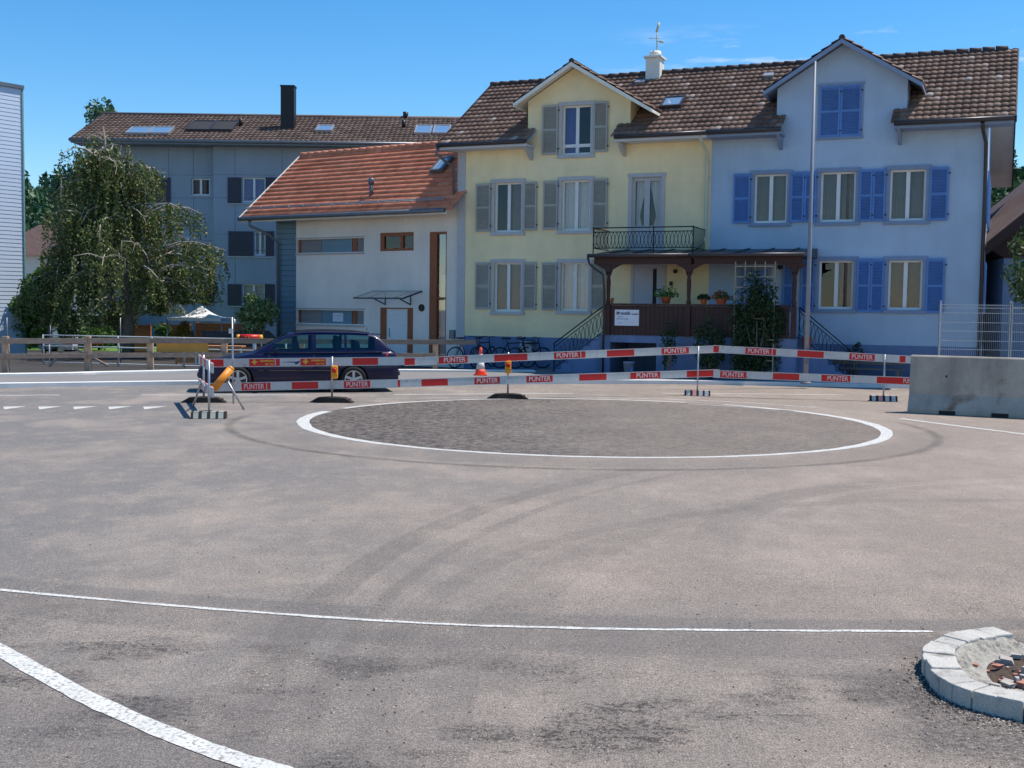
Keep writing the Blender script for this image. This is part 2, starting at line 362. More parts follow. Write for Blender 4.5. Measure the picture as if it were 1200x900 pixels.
# ================================================================== GROUND
def circ3(a, b, c):
    ax, ay = a; bx, by = b; cx, cy = c
    d = 2 * (ax * (by - cy) + bx * (cy - ay) + cx * (ay - by))
    ux = ((ax * ax + ay * ay) * (by - cy) + (bx * bx + by * by) * (cy - ay) + (cx * cx + cy * cy) * (ay - by)) / d
    uy = ((ax * ax + ay * ay) * (cx - bx) + (bx * bx + by * by) * (ax - cx) + (cx * cx + cy * cy) * (bx - ax)) / d
    return ux, uy, math.hypot(ax - ux, ay - uy)
CX, CY, CR = 1.45, 21.2, 5.22
def ground_mat():
    m = bpy.data.materials.new('dusty_asphalt'); m.use_nodes = True; nt = m.node_tree; nt.nodes.clear()
    out = N(nt, 'ShaderNodeOutputMaterial'); b = N(nt, 'ShaderNodeBsdfPrincipled', inp={'Roughness': .85}); b.inputs['Specular IOR Level'].default_value = .3; L(nt, b.outputs[0], out.inputs[0])
    tc = N(nt, 'ShaderNodeTexCoord'); P = tc.outputs['Object']
    def noise(sc, det=5, ro=.6, st=None):
        v = P
        if st:
            q = N(nt, 'ShaderNodeMapping'); q.inputs['Scale'].default_value = st; L(nt, P, q.inputs[0]); v = q.outputs[0]
        n = N(nt, 'ShaderNodeTexNoise', inp={'Scale': sc, 'Detail': det, 'Roughness': ro}); L(nt, v, n.inputs['Vector']); return n.outputs[0]
    def mr(s, a, b_, c, d):
        n = N(nt, 'ShaderNodeMapRange', inp={'From Min': a, 'From Max': b_, 'To Min': c, 'To Max': d}); L(nt, s, n.inputs[0]); return n.outputs[0]
    def ma(op, a, b_):
        n = N(nt, 'ShaderNodeMath', operation=op)
        for i, q in enumerate((a, b_)):
            if isinstance(q, (int, float)): n.inputs[i].default_value = q
            else: L(nt, q, n.inputs[i])
        return n.outputs[0]
    def mixc(f, a, b_):
        n = N(nt, 'ShaderNodeMix', data_type='RGBA')
        L(nt, f, n.inputs[0])
        for i, q in ((6, a), (7, b_)):
            if isinstance(q, tuple): n.inputs[i].default_value = (*q, 1)
            else: L(nt, q, n.inputs[i])
        return n.outputs[2]
    sp = N(nt, 'ShaderNodeSeparateXYZ'); L(nt, P, sp.inputs[0]); X, Y = sp.outputs[0], sp.outputs[1]
    # bluish fresh asphalt on the left, dusty warm asphalt on the right and middle
    big = noise(.16, 4)
    side = ma('ADD', ma('MULTIPLY', X, .11), ma('MULTIPLY', ma('SUBTRACT', big, .5), 2.2))
    f = mr(side, -.75, .45, 0, 1)
    col = mixc(f, (.168, .155, .144), (.248, .200, .162))
    # pale dust in streaks
    dust = mr(noise(.55, 8, .65, (1, .6, 1)), .48, .70, 0, .8)
    col = mixc(dust, col, (.35, .283, .23))
    dust2 = mr(noise(2.6, 9, .75, (1, .8, 1)), .50, .68, 0, .5)
    col = mixc(dust2, col, (.34, .275, .22))
    dark = mr(noise(.8, 10, .78), .55, .75, 0, .40)
    col = mixc(dark, col, (.14, .115, .102))
    def band(cx, cy, R, w, soft, x0=None, x1=None, y0=None, y1=None):
        dx = ma('SUBTRACT', X, cx); dy = ma('SUBTRACT', Y, cy)
        d = ma('SQRT', ma('ADD', ma('MULTIPLY', dx, dx), ma('MULTIPLY', dy, dy)), 0)
        d = ma('ADD', d, ma('MULTIPLY', ma('SUBTRACT', wob, .5), soft * 1.5))
        g = mr(ma('ABSOLUTE', ma('SUBTRACT', d, R), 0), w + soft, w, 0, 1)
        for s_, lo, hi in ((X, x0, x1), (Y, y0, y1)):
            if lo is not None: g = ma('MULTIPLY', g, mr(s_, lo - .8, lo + .8, 0, 1))
            if hi is not None: g = ma('MULTIPLY', g, mr(s_, hi + .8, hi - .8, 0, 1))
        return g
    wob = noise(2.2, 6, .7)
    brk = ma('MULTIPLY', mr(noise(1.4, 6, .7), .30, .55, .4, 1), mr(noise(16, 5, .8), .36, .56, .35, 1))
    tracks = []
    for pts, w, st in (([(-1.34, 6.02), (-1.04, 9.45), (1.06, 14.0)], .13, .5), ([(-1.0, 6.17), (-.55, 9.48), (1.68, 13.91)], .05, .45),
                       ([(-.72, 6.4), (-.3, 8.8), (.8, 10.6)], .10, .35), ([(1.75, 8.2), (2.29, 11.5), (5.16, 14.36)], .22, .45), ([(2.25, 8.6), (2.75, 11.3), (5.5, 13.8)], .12, .35), ([(-.2, 5.6), (.15, 8.2), (1.6, 11.2)], .2, .25)):
        cx, cy, R = circ3(*pts)
        tracks.append((band(cx, cy, R, w, .028, y0=(9.6 if pts[0][1] > 8 else 5.0), y1=14.6), st * (.6 if pts[0][1] > 8 else 1.0)))
    for g, st in tracks:
        col = mixc(ma('MULTIPLY', ma('MULTIPLY', g, brk), st), col, (.125, .105, .092))
    # rolled seam round the island and dust line outside it
    g = band(CX - .25, CY - .3, CR + .95, .03, .09, y1=21.5); col = mixc(ma('MULTIPLY', ma('MULTIPLY', g, brk), .8), col, (.08, .062, .05))
    g = band(CX, CY, CR + .62, .28, .3, y1=20); col = mixc(ma('MULTIPLY', g, .35), col, (.145, .125, .11))
    # coarse old asphalt inside the island, darkest to the left and front
    dx = ma('SUBTRACT', X, CX); dy = ma('SUBTRACT', Y, CY)
    dd = ma('SQRT', ma('ADD', ma('MULTIPLY', dx, dx), ma('MULTIPLY', dy, dy)), 0)
    ins = mr(dd, CR + .05, CR - .05, 0, 1)
    grit = mr(noise(7, 4, .8), .42, .6, 0, 1)
    inner = mixc(grit, (.055, .045, .04), (.20, .168, .142))
    lf = mr(ma('ADD', ma('MULTIPLY', ma('SUBTRACT', X, .6), -.22), ma('MULTIPLY', ma('SUBTRACT', noise(.6, 5), .5), 1.6)), -.40, .45, .45, 1.0)
    col = mixc(ma('MULTIPLY', ins, lf), col, inner)
    # darker rolled strip along the joint in the foreground and coarse band nearer the camera
    jy = ma('ADD', ma('MULTIPLY', ma('MULTIPLY', ma('SUBTRACT', X, 1.6), ma('SUBTRACT', X, 1.6)), .031), 7.30)
    js = ma('SUBTRACT', Y, jy)
    g = ma('MULTIPLY', mr(js, 0, .03, 0, 1), mr(js, .34, .26, 0, 1)); col = mixc(ma('MULTIPLY', g, .5), col, (.125, .115, .108))
    g = ma('MULTIPLY', mr(js, -.62, -.52, 0, 1), mr(js, -.02, -.08, 0, 1)); col = mixc(ma('MULTIPLY', g, .38), col, (.12, .105, .095))
    g = ma('MULTIPLY', mr(ma('ADD', js, ma('MULTIPLY', wob, .12)), -.50, -.58, 0, 1), mr(js, -.85, -.62, 0, 1)); col = mixc(ma('MULTIPLY', ma('MULTIPLY', g, dust), .9), col, (.34, .28, .23))
    coarse = ma('MULTIPLY', mr(noise(1.1, 6, .65, (.7, 1.3, 1)), .50, .62, 0, 1), mr(js, -.5, -1.1, 0, 1))
    cg = mr(noise(26, 4, .85), .42, .6, 0, 1)
    pits = mr(ma('ADD', noise(30, 3, .7), ma('MULTIPLY', ma('SUBTRACT', noise(8, 3, .7), .5), .5)), .50, .44, 0, 1)
    col = mixc(ma('MULTIPLY', ma('MULTIPLY', coarse, pits), .85), col, (.055, .045, .04))
    col = mixc(ma('MULTIPLY', coarse, .10), col, (.12, .10, .09))
    pits2 = ma('MULTIPLY', pits, mr(noise(.5, 6, .7), .46, .6, 0, .45)); col = mixc(ma('MULTIPLY', pits2, mr(Y, 11, 8, 0, 1)), col, (.07, .058, .05))
    # fresh dark asphalt round the new kerb
    kx = ma('SUBTRACT', X, 3.1); ky = ma('SUBTRACT', Y, 5.9); kd = ma('SQRT', ma('ADD', ma('MULTIPLY', kx, kx), ma('MULTIPLY', ky, ky)), 0)
    kd = ma('ADD', kd, ma('MULTIPLY', ma('SUBTRACT', noise(1.6, 6), .5), 1.4))
    near = mr(kd, 1.35, 1.0, 0, .8)
    col = mixc(near, col, mixc(cg, (.05, .042, .038), (.20, .168, .145)))
    # crisp edged darker patches where the mat was laid in strips
    pv = N(nt, 'ShaderNodeTexVoronoi', feature='F1', inp={'Scale': .42, 'Randomness': .9}); L(nt, P, pv.inputs['Vector'])
    sepc = N(nt, 'ShaderNodeSeparateXYZ'); L(nt, pv.outputs['Color'], sepc.inputs[0])
    patch = ma('MULTIPLY', ma('GREATER_THAN', sepc.outputs[0], .66), mr(Y, 9, 7, 0, .32))
    col = mixc(patch, col, (.15, .128, .115))
    sand = ma('MULTIPLY', mr(noise(70, 2, .8), .56, .64, 0, 1), mr(noise(.9, 5, .7), .50, .64, 0, .85))
    col = mixc(sand, col, (.50, .40, .30))
    # aggregate
    fine = noise(120, 3, .8); f2 = noise(38, 4, .8)
    k = ma('MULTIPLY', ma('MULTIPLY', mr(fine, .37, .63, .34, 1.75), mr(f2, .34, .66, .68, 1.34)), mr(noise(9, 4, .8), .3, .7, .90, 1.10))
    vor = N(nt, 'ShaderNodeTexVoronoi', inp={'Scale': 26}); L(nt, P, vor.inputs['Vector'])
    spot = ma('MULTIPLY', mr(vor.outputs['Distance'], .13, .07, 0, 1), mr(noise(3), .48, .6, 0, .9))
    vm = N(nt, 'ShaderNodeVectorMath', operation='SCALE'); L(nt, col, vm.inputs[0]); L(nt, k, vm.inputs['Scale'])
    col = mixc(spot, vm.outputs[0], (.07, .055, .05))
    L(nt, col, b.inputs['Base Color'])
    bh = ma('ADD', ma('MULTIPLY', fine, .5), ma('MULTIPLY', ma('MULTIPLY', noise(22, 5, .85), ma('ADD', ma('MULTIPLY', coarse, 3.0), ma('ADD', ma('MULTIPLY', ins, 2.0), .35))), 1.0))
    bp = N(nt, 'ShaderNodeBump', inp={'Strength': .8, 'Distance': .014}); L(nt, bh, bp.inputs['Height']); L(nt, bp.outputs[0], b.inputs['Normal'])
    return m
M['ground'] = ground_mat()
def weather(name, dark=.80, zlow=None):
    m = M[name]; nt = m.node_tree; b = [n for n in nt.nodes if n.type == 'BSDF_PRINCIPLED'][0]; src = b.inputs['Base Color'].links[0].from_socket
    t = N(nt, 'ShaderNodeTexCoord'); q = N(nt, 'ShaderNodeMapping'); q.inputs['Scale'].default_value = (1.3, 1.3, .3); L(nt, t.outputs['Object'], q.inputs[0])
    n = N(nt, 'ShaderNodeTexNoise', inp={'Scale': 1.6, 'Detail': 7, 'Roughness': .7}); L(nt, q.outputs[0], n.inputs['Vector'])
    r = N(nt, 'ShaderNodeMapRange', inp={'From Min': .46, 'From Max': .70, 'To Min': 1, 'To Max': dark}); L(nt, n.outputs[0], r.inputs[0])
    n2 = N(nt, 'ShaderNodeTexNoise', inp={'Scale': .35, 'Detail': 6}); L(nt, t.outputs['Object'], n2.inputs['Vector'])
    r2 = N(nt, 'ShaderNodeMapRange', inp={'From Min': .35, 'From Max': .65, 'To Min': .92, 'To Max': 1.05}); L(nt, n2.outputs[0], r2.inputs[0])
    mu = N(nt, 'ShaderNodeMath', operation='MULTIPLY'); L(nt, r.outputs[0], mu.inputs[0]); L(nt, r2.outputs[0], mu.inputs[1])
    v = N(nt, 'ShaderNodeVectorMath', operation='SCALE'); L(nt, src, v.inputs[0]); L(nt, mu.outputs[0], v.inputs['Scale']); L(nt, v.outputs[0], b.inputs['Base Color'])
for nm, dk in (('yellow', .93), ('blue', .93), ('whitewall', .93), ('aptwall', .95), ('plinth', .75), ('concrete', .7), ('granite', .8), ('white', .88), ('blueshut', .88), ('greyshut', .88)): weather(nm, dk)
g = B(); g.face([(-900, -300, 0), (900, -300, 0), (900, 1500, 0), (-900, 1500, 0)]); struct('ground', g, 'ground')

KERB = [(-40, 15.5), (-24, 22.6), (-12.29, 27.58), (-8.27, 29.3), (-5.2, 30.1), (-2.26, 30.75), (0, 31.3), (2.37, 31.95), (4.81, 32.3), (7, 32.2), (9.36, 31.9), (12, 31.6), (20, 29.5), (40, 23)]
def offset_line(pts, d):
    out = []
    for i, p in enumerate(pts):
        a = Vector(pts[max(i - 1, 0)]); c = Vector(pts[min(i + 1, len(pts) - 1)]); t = (c - a).normalized(); out.append((p[0] - t.y * d, p[1] + t.x * d))
    return out
def smooth_line(pts, n=6):
    out = []
    for i in range(len(pts) - 1):
        p0, p1, p2, p3 = [Vector(pts[min(max(i + k, 0), len(pts) - 1)]) for k in (-1, 0, 1, 2)]
        for j in range(n):
            t = j / n
            out.append(tuple(.5 * ((2 * p1) + (p2 - p0) * t + (2 * p0 - 5 * p1 + 4 * p2 - p3) * t * t + (3 * p1 - p0 - 3 * p2 + p3) * t ** 3)))
    out.append(tuple(pts[-1])); return out
def slab(bb, la, lb, z0, z1):
    for i in range(len(la) - 1):
        a, b_, c, d = la[i], la[i + 1], lb[i + 1], lb[i]
        bb.face([(*a, z1), (*b_, z1), (*c, z1), (*d, z1)])
        bb.face([(*a, z0), (*b_, z0), (*b_, z1), (*a, z1)])
        bb.face([(*d, z1), (*c, z1), (*c, z0), (*d, z0)])
    for k in (0, -1):
        bb.face([(*la[k], z0), (*la[k], z1), (*lb[k], z1), (*lb[k], z0)])
KS = smooth_line(KERB)
KB = offset_line(KS, .34)
b = B(); slab(b, KS, KB, 0, .105); struct('kerb', b, 'palecon')
BACK = smooth_line([(-40, 19.2), (-26, 25.2), (-13.8, 30.9), (-11.57, 32.4), (-9.0, 34.1), (-5.5, 35.1), (-3.44, 35.55), (-.67, 36.0), (.6, 36.3)])
# pavement: from kerb back to the strip and on to the house fronts
b = B()
back = BACK + [(1.5, 40), (4, 40), (10, 40), (20, 40), (40, 34)]
nb = len(KB); lb = []
import bisect
def interp(line, t):
    x = t * (len(line) - 1); i = min(int(x), len(line) - 2); f = x - i
    return (line[i][0] * (1 - f) + line[i + 1][0] * f, line[i][1] * (1 - f) + line[i + 1][1] * f)
front = [(x, y) for x, y in KB]
def kerby(x):
    for i in range(len(KB) - 1):
        if KB[i][0] <= x <= KB[i + 1][0]:
            f = (x - KB[i][0]) / (KB[i + 1][0] - KB[i][0]); return KB[i][1] * (1 - f) + KB[i + 1][1] * f
    return KB[-1][1]
fl = [(x, kerby(x)) for x, y in back]
slab(b, fl, back, 0, .10); struct('pavement', b, 'pave')
b = B(); slab(b, offset_line(BACK, -.5), offset_line(BACK, .03), .05, .15); struct('kerb', b, 'palecon')
# forecourt and yard behind, the beech's shade put into the asphalt colour
b = B(); b.face([(x, y + .02, .004) for x, y in BACK] + [(.6, 60, .004), (-45, 60, .004)]); struct('ground_yard', b, 'asph_yard')
b = B(); b.face([(-34, 50.5, .01), (-15.5, 49.5, .01), (-12.5, 52, .01), (-12.5, 56.5, .01), (-34, 57, .01)]); struct('lawn', b, 'grass')

def ribbon(name, pts, w, m, z=.004, label=None, jitter=0):
    b = B(); hl = []
    for i, p in enumerate(pts):
        ww = w if not isinstance(w, list) else w[i]
        a = Vector(pts[max(i - 1, 0)]); c = Vector(pts[min(i + 1, len(pts) - 1)]); t = (c - a).normalized()
        j1 = random.uniform(-jitter, jitter); j2 = random.uniform(-jitter, jitter)
        hl.append(((p[0] - t.y * (ww / 2 + j1), p[1] + t.x * (ww / 2 + j1)), (p[0] + t.y * (ww / 2 + j2), p[1] - t.x * (ww / 2 + j2))))
    for i in range(len(hl) - 1):
        b.face([(*hl[i][1], z), (*hl[i + 1][1], z), (*hl[i + 1][0], z), (*hl[i][0], z)])
    return struct(name, b, m)
def gpts(px): return [tuple(G(*q)[:2]) for q in px]
# the painted island ring: two arcs with the gaps of the photograph
def arc(a0, a1, r=CR, n=90, cx=CX, cy=CY): return [(cx + r * math.cos(rad(a0 + (a1 - a0) * i / n)), cy + r * math.sin(rad(a0 + (a1 - a0) * i / n))) for i in range(n + 1)]
ribbon('road_marking', arc(166, 412), [.125 + .10 * abs(math.cos(rad(166 + 246 * i / 90))) ** 3 for i in range(91)], 'paint', jitter=.012)
ribbon('road_marking', arc(62, 158), .14, 'paint', jitter=.007)
ribbon('road_marking', [(3.9, 25.4), (5.0, 24.75), (5.9, 23.95)], .07, 'oldpaint')
ribbon('road_marking', [(1.5, 26.9), (3.5, 26.75), (5.2, 26.1), (6.6, 24.9)], .08, 'oldpaint')
for seg in ([(-30, 463.5), (30, 463.2), (70, 463)], [(165, 463), (260, 463), (360, 463)], [(462, 462.5), (560, 461.8), (672, 461)], [(777, 461), (890, 461.8), (990, 463)]):
    ribbon('road_marking', gpts(seg), .13, 'paint')
ribbon('road_marking', gpts([(440, 466.8), (550, 466.5), (640, 466)]), .06, 'oldpaint')
ribbon('road_marking', smooth_line(gpts([(1055, 490.5), (1120, 499), (1200, 509), (1290, 523)]), 4), .13, 'paint', jitter=.006)
ribbon('road_marking', smooth_line(gpts([(-60, 684), (0, 691.5), (150, 705.5), (300, 718), (500, 731), (650, 736), (800, 738.5), (950, 739.5), (1093, 740.5)]), 8), .044, 'paint', jitter=.007)
ribbon('road_marking', smooth_line(gpts([(-60, 733), (0, 763), (110, 822), (240, 877), (330, 905), (420, 933)]), 10), .125, 'paint', jitter=.005)
for i in range(5):   # give-way triangles
    x = 5 + 41 * i
    a = G(x, 480.0); b1 = G(x, 476.8); c = G(x + 27, 476.2)
    q = B(); q.face([(a.x, a.y, .004), (c.x, c.y, .004), (b1.x - .02, b1.y, .004)]); struct('road_marking', q, 'paint')
# granite kerb of a traffic island under construction, bottom right
KC = [(3.05, 7.12), (2.86, 7.05), (2.70, 6.95), (2.54, 6.80), (2.43, 6.62), (2.36, 6.42), (2.33, 6.2), (2.345, 6.02), (2.41, 5.88), (2.53, 5.76), (2.68, 5.64), (2.90, 5.47), (3.15, 5.28), (3.45, 5.06), (3.8, 4.8)]
KCs = smooth_line(KC, 4); KI = offset_line(KCs, .17)
st = B()
lens = [0]
for i in range(1, len(KCs)): lens.append(lens[-1] + (Vector(KCs[i]) - Vector(KCs[i - 1])).length)
def along(line, s_):
    i = max(0, min(bisect.bisect_right(lens, s_) - 1, len(line) - 2)); f = (s_ - lens[i]) / max(lens[i + 1] - lens[i], 1e-6)
    return (line[i][0] * (1 - f) + line[i + 1][0] * f, line[i][1] * (1 - f) + line[i + 1][1] * f)
s_ = 0
while s_ < lens[-1] - .1:
    l = random.uniform(.12, .18); n = 4
    za = .104 + random.uniform(-.006, .006)
    o1 = random.uniform(-.009, .009); o2 = random.uniform(-.012, .012)
    A_ = [along(KCs, s_ + .0012 + (l - .0024) * k / n) for k in range(n + 1)]; B_ = [along(KI, s_ + .0012 + (l - .0024) * k / n) for k in range(n + 1)]
    A_ = [(x + o1 + random.uniform(-.003, .003), y + random.uniform(-.003, .003)) for x, y in A_]; B_ = [(x + o2, y + random.uniform(-.006, .006)) for x, y in B_]
    slab(st, A_, B_, -.02, za)
    s_ += l
ko = struct('kerb', st, 'granite', bevel=.008)
inn2 = offset_line(KCs, .34); ic = (3.6, 6.3)
from mathutils import noise as mn
def lumpy(name, m, la, lb, za, zb, amp, n=14, sub=5):
    b = B(); P = []
    la = [interp(la, i / ((len(la) - 1) * sub)) for i in range((len(la) - 1) * sub + 1)]; lb = [interp(lb, i / (len(la) - 1)) for i in range(len(la))]
    for i in range(len(la)):
        row = []
        for j in range(n + 1):
            t = j / n; x = la[i][0] * (1 - t) + lb[i][0] * t; y = la[i][1] * (1 - t) + lb[i][1] * t
            q = mn.noise(Vector((x * 9, y * 9, 1))) + .6 * mn.noise(Vector((x * 24, y * 24, 4))) + .35 * mn.noise(Vector((x * 60, y * 60, 9)))
            row.append((x, y, max(.008, za + (zb - za) * t ** .8 + amp * q * math.sin(PI * min(1, .15 + t)))))
        P.append(row)
    for i in range(len(P) - 1):
        for j in range(n): b.face([P[i][j], P[i + 1][j], P[i + 1][j + 1], P[i][j + 1]], True)
    struct(name, b, m)
lumpy('ground_mortar', 'mortar', offset_line(KCs, .165), inn2, .085, .03, .045)
lumpy('ground_soil', 'soil', inn2, [ic] * len(inn2), .02, .06, .03, n=24, sub=3)

# loose grit and pebbles lying on the asphalt
def pebbles():
    b = B(); rnd = random.Random(3)
    def peb(x, y, z, s_):
        i = len(b.v); sx_, sy, sz = s_ * rnd.uniform(.7, 1.3), s_ * rnd.uniform(.7, 1.3), s_ * rnd.uniform(.45, .8)
        a = rnd.uniform(0, PI); ca, sa = math.cos(a), math.sin(a)
        if s_ > .012:
            for cz in (-.4, 1):
                for cx_, cy_ in ((-1, -1), (1, -1), (1, 1), (-1, 1)):
                    qx, qy = cx_ * sx_ * rnd.uniform(.5, 1), cy_ * sy * rnd.uniform(.5, 1); b.v.append((x + qx * ca - qy * sa, y + qx * sa + qy * ca, z + cz * sz * rnd.uniform(.6, 1.1)))
            for q in ((0, 3, 2, 1), (4, 5, 6, 7), (0, 1, 5, 4), (1, 2, 6, 5), (2, 3, 7, 6), (3, 0, 4, 7)):
                b.f.append([i + k for k in q]); b.mi.append(mi); b.sm.append(False)
            return
        for p in ((1, 0, 0), (-1, 0, 0), (0, 1, 0), (0, -1, 0), (.1, .1, 1), (0, 0, -.2)):
            qx, qy = p[0] * sx_, p[1] * sy
            b.v.append((x + qx * ca - qy * sa, y + qx * sa + qy * ca, z + (p[2]) * sz))
        for q in ((0, 2, 4), (2, 1, 4), (1, 3, 4), (3, 0, 4), (2, 0, 5), (1, 2, 5), (3, 1, 5), (0, 3, 5)):
            b.f.append([i + k for k in q]); b.mi.append(0 if rnd.random() < .55 else 1); b.sm.append(False)
            b.mi[-1] = mi
    for _ in range(900):
        mi = 0 if rnd.random() < .5 else 1
        y = 5 + 9 * rnd.random() ** 1.6; x = rnd.uniform(-.5, .5) * y * .95
        peb(x, y, .002, rnd.uniform(.003, .008))
    for _ in range(300):      # clusters in the foreground
        mi = 0 if rnd.random() < .35 else 1
        c = rnd.choice([(-.9, 6.3, .35), (-.7, 5.9, .3), (1.35, 7.9, .35), (1.9, 5.6, .3)])
        peb(rnd.gauss(c[0], c[2]), rnd.gauss(c[1], c[2] * .8), .002, rnd.uniform(.003, .009))
    for _ in range(2600):     # crumbs beside the new kerb
        mi = 0 if rnd.random() < .7 else 1
        k = rnd.randrange(len(KCs)); d = abs(rnd.gauss(0, .16)) * rnd.random() + .01
        o = offset_line(KCs, -d)[k] if _ % 40 == 0 else (KCs[k][0] - d * rnd.uniform(.2, 1), KCs[k][1] - d * rnd.uniform(.2, 1))
        peb(o[0], o[1], .003, rnd.uniform(.002, .009) * rnd.uniform(.5, 1.3))
    for _ in range(700):
        mi = rnd.choice((0, 0, 0, 1, 2)); 
        k = rnd.randrange(len(inn2)); t = rnd.random()
        peb(inn2[k][0] * (1 - t) + ic[0] * t + rnd.gauss(0, .03), inn2[k][1] * (1 - t) + ic[1] * t + rnd.gauss(0, .03), .02 + .035 * t, rnd.uniform(.006, .02))
    for _ in range(34):       # rubble on the mortar and soil
        mi = rnd.choice((1, 1, 1, 2))
        k = rnd.randrange(len(inn2)); t = rnd.random() ** 1.5 * .5
        peb(inn2[k][0] * (1 - t) + ic[0] * t + rnd.gauss(0, .05), inn2[k][1] * (1 - t) + ic[1] * t + rnd.gauss(0, .05), .035 + .03 * t, rnd.uniform(.018, .045))
    for _ in range(2600):     # gravel in the ring
        mi = 0 if rnd.random() < .6 else 1
        r = CR * math.sqrt(rnd.random()) * .96; a = rnd.uniform(0, 2 * PI); x = CX + r * math.cos(a); y = CY + r * math.sin(a)
        if rnd.random() < (.85 if (x < 1.5 and y < 21.5) else .12): peb(x, y, .002, rnd.uniform(.004, .0118))
    return b
pb = pebbles(); po = pb.build('gravel', [mat('dark_grit', (.07, .06, .055), .9), mat('pale_grit', (.42, .37, .32), .9), mat('brick_chips', (.45, .20, .14), .9)], fixn=False)
tag(po, 'loose grit and small stones scattered on the dusty asphalt', 'gravel', kind='stuff')

# ================================================================== ROOF / WALL HELPERS
def roof_sheet(name, parent, P0, U, V, nU, nV, tw, rh, m, skip=None, amp=.03, lift=.035, k=6, flat=False):
    P0, U, V = Vector(P0), Vector(U), Vector(V); Nn = U.cross(V)
    b = B(); b.uv = []; rnd = random.Random(len(name) + int(P0.x * 10))
    def prof(t):
        t = t % 1
        if flat: return amp * (1 if t > .88 else 0)
        return amp * min(1, (.5 - .5 * math.cos(2 * PI * t)) * 1.5) ** .8
    for r in range(nV):
        for c in range(nU):
            if skip and skip((c + .5) * tw, (r + .5) * rh): continue
            i0 = len(b.v); jz = rnd.uniform(-.004, .004); jl = rnd.uniform(-.004, .004)
            for q in range(k + 1):
                t = q / k; u = (c + t) * tw; h = prof(t if q < k else .9999)
                b.v.append(tuple(P0 + U * u + V * (r * rh + jl) + Nn * (h - .02)))
                b.v.append(tuple(P0 + U * u + V * (r * rh + jl) + Nn * (h + lift + jz)))
                b.v.append(tuple(P0 + U * u + V * ((r + 1) * rh + .03) + Nn * (h * .9)))
            for q in range(k):
                a = i0 + q * 3
                for fc in ([a, a + 3, a + 4, a + 1], [a + 1, a + 4, a + 5, a + 2]):
                    b.f.append(fc); b.mi.append(0); b.sm.append(False if fc[0] == a else True)
                    b.uv += [(c + .5, r + .5)] * 4
    return b.build(name, m, parent, fixn=False)
def wall(name, m, parent, regions, holes, y=0.0, depth=.22, extra=None, revm=None):
    xs = sorted({v for r in regions + holes for v in r[:2]}); zs = sorted({v for r in regions + holes for v in r[2:4]})
    b = B()
    for i in range(len(xs) - 1):
        for j in range(len(zs) - 1):
            cx, cz = (xs[i] + xs[i + 1]) / 2, (zs[j] + zs[j + 1]) / 2
            if not any(r[0] < cx < r[1] and r[2] < cz < r[3] for r in regions): continue
            if any(h[0] < cx < h[1] and h[2] < cz < h[3] for h in holes): continue
            b.face([(xs[i], y, zs[j]), (xs[i + 1], y, zs[j]), (xs[i + 1], y, zs[j + 1]), (xs[i], y, zs[j + 1])])
    if revm: b.m = 1
    for h in holes:
        x0, x1, z0, z1 = h[:4]
        b.face([(x0, y, z0), (x0, y, z1), (x0, y + depth, z1), (x0, y + depth, z0)]); b.face([(x1, y, z0), (x1, y + depth, z0), (x1, y + depth, z1), (x1, y, z1)])
        b.face([(x0, y, z0), (x0, y + depth, z0), (x1, y + depth, z0), (x1, y, z0)]); b.face([(x0, y, z1), (x1, y, z1), (x1, y + depth, z1), (x0, y + depth, z1)])
    b.m = 0
    for p in (extra or []): b.face(p)
    return b.build(name, [m] + ([revm] if revm else []), parent, fixn=False)
def curtain(b, x0, x1, y, z0, z1, n, amp=.02, taper=0):
    st_ = max(int(n * 4), 2); pv = None
    for i in range(st_ + 1):
        t = i / st_; x = x0 + (x1 - x0) * t; yy = y + amp * math.sin(t * n * 2 * PI + 1)
        xt = x
        if taper: x = (x0 + x1) / 2 + (x - (x0 + x1) / 2) * (1 - taper) if taper > 0 else x
        cur = ((xt, yy, z1), (x, yy, z0))
        if pv: b.face([pv[1], cur[1], cur[0], pv[0]], True)
        pv = cur
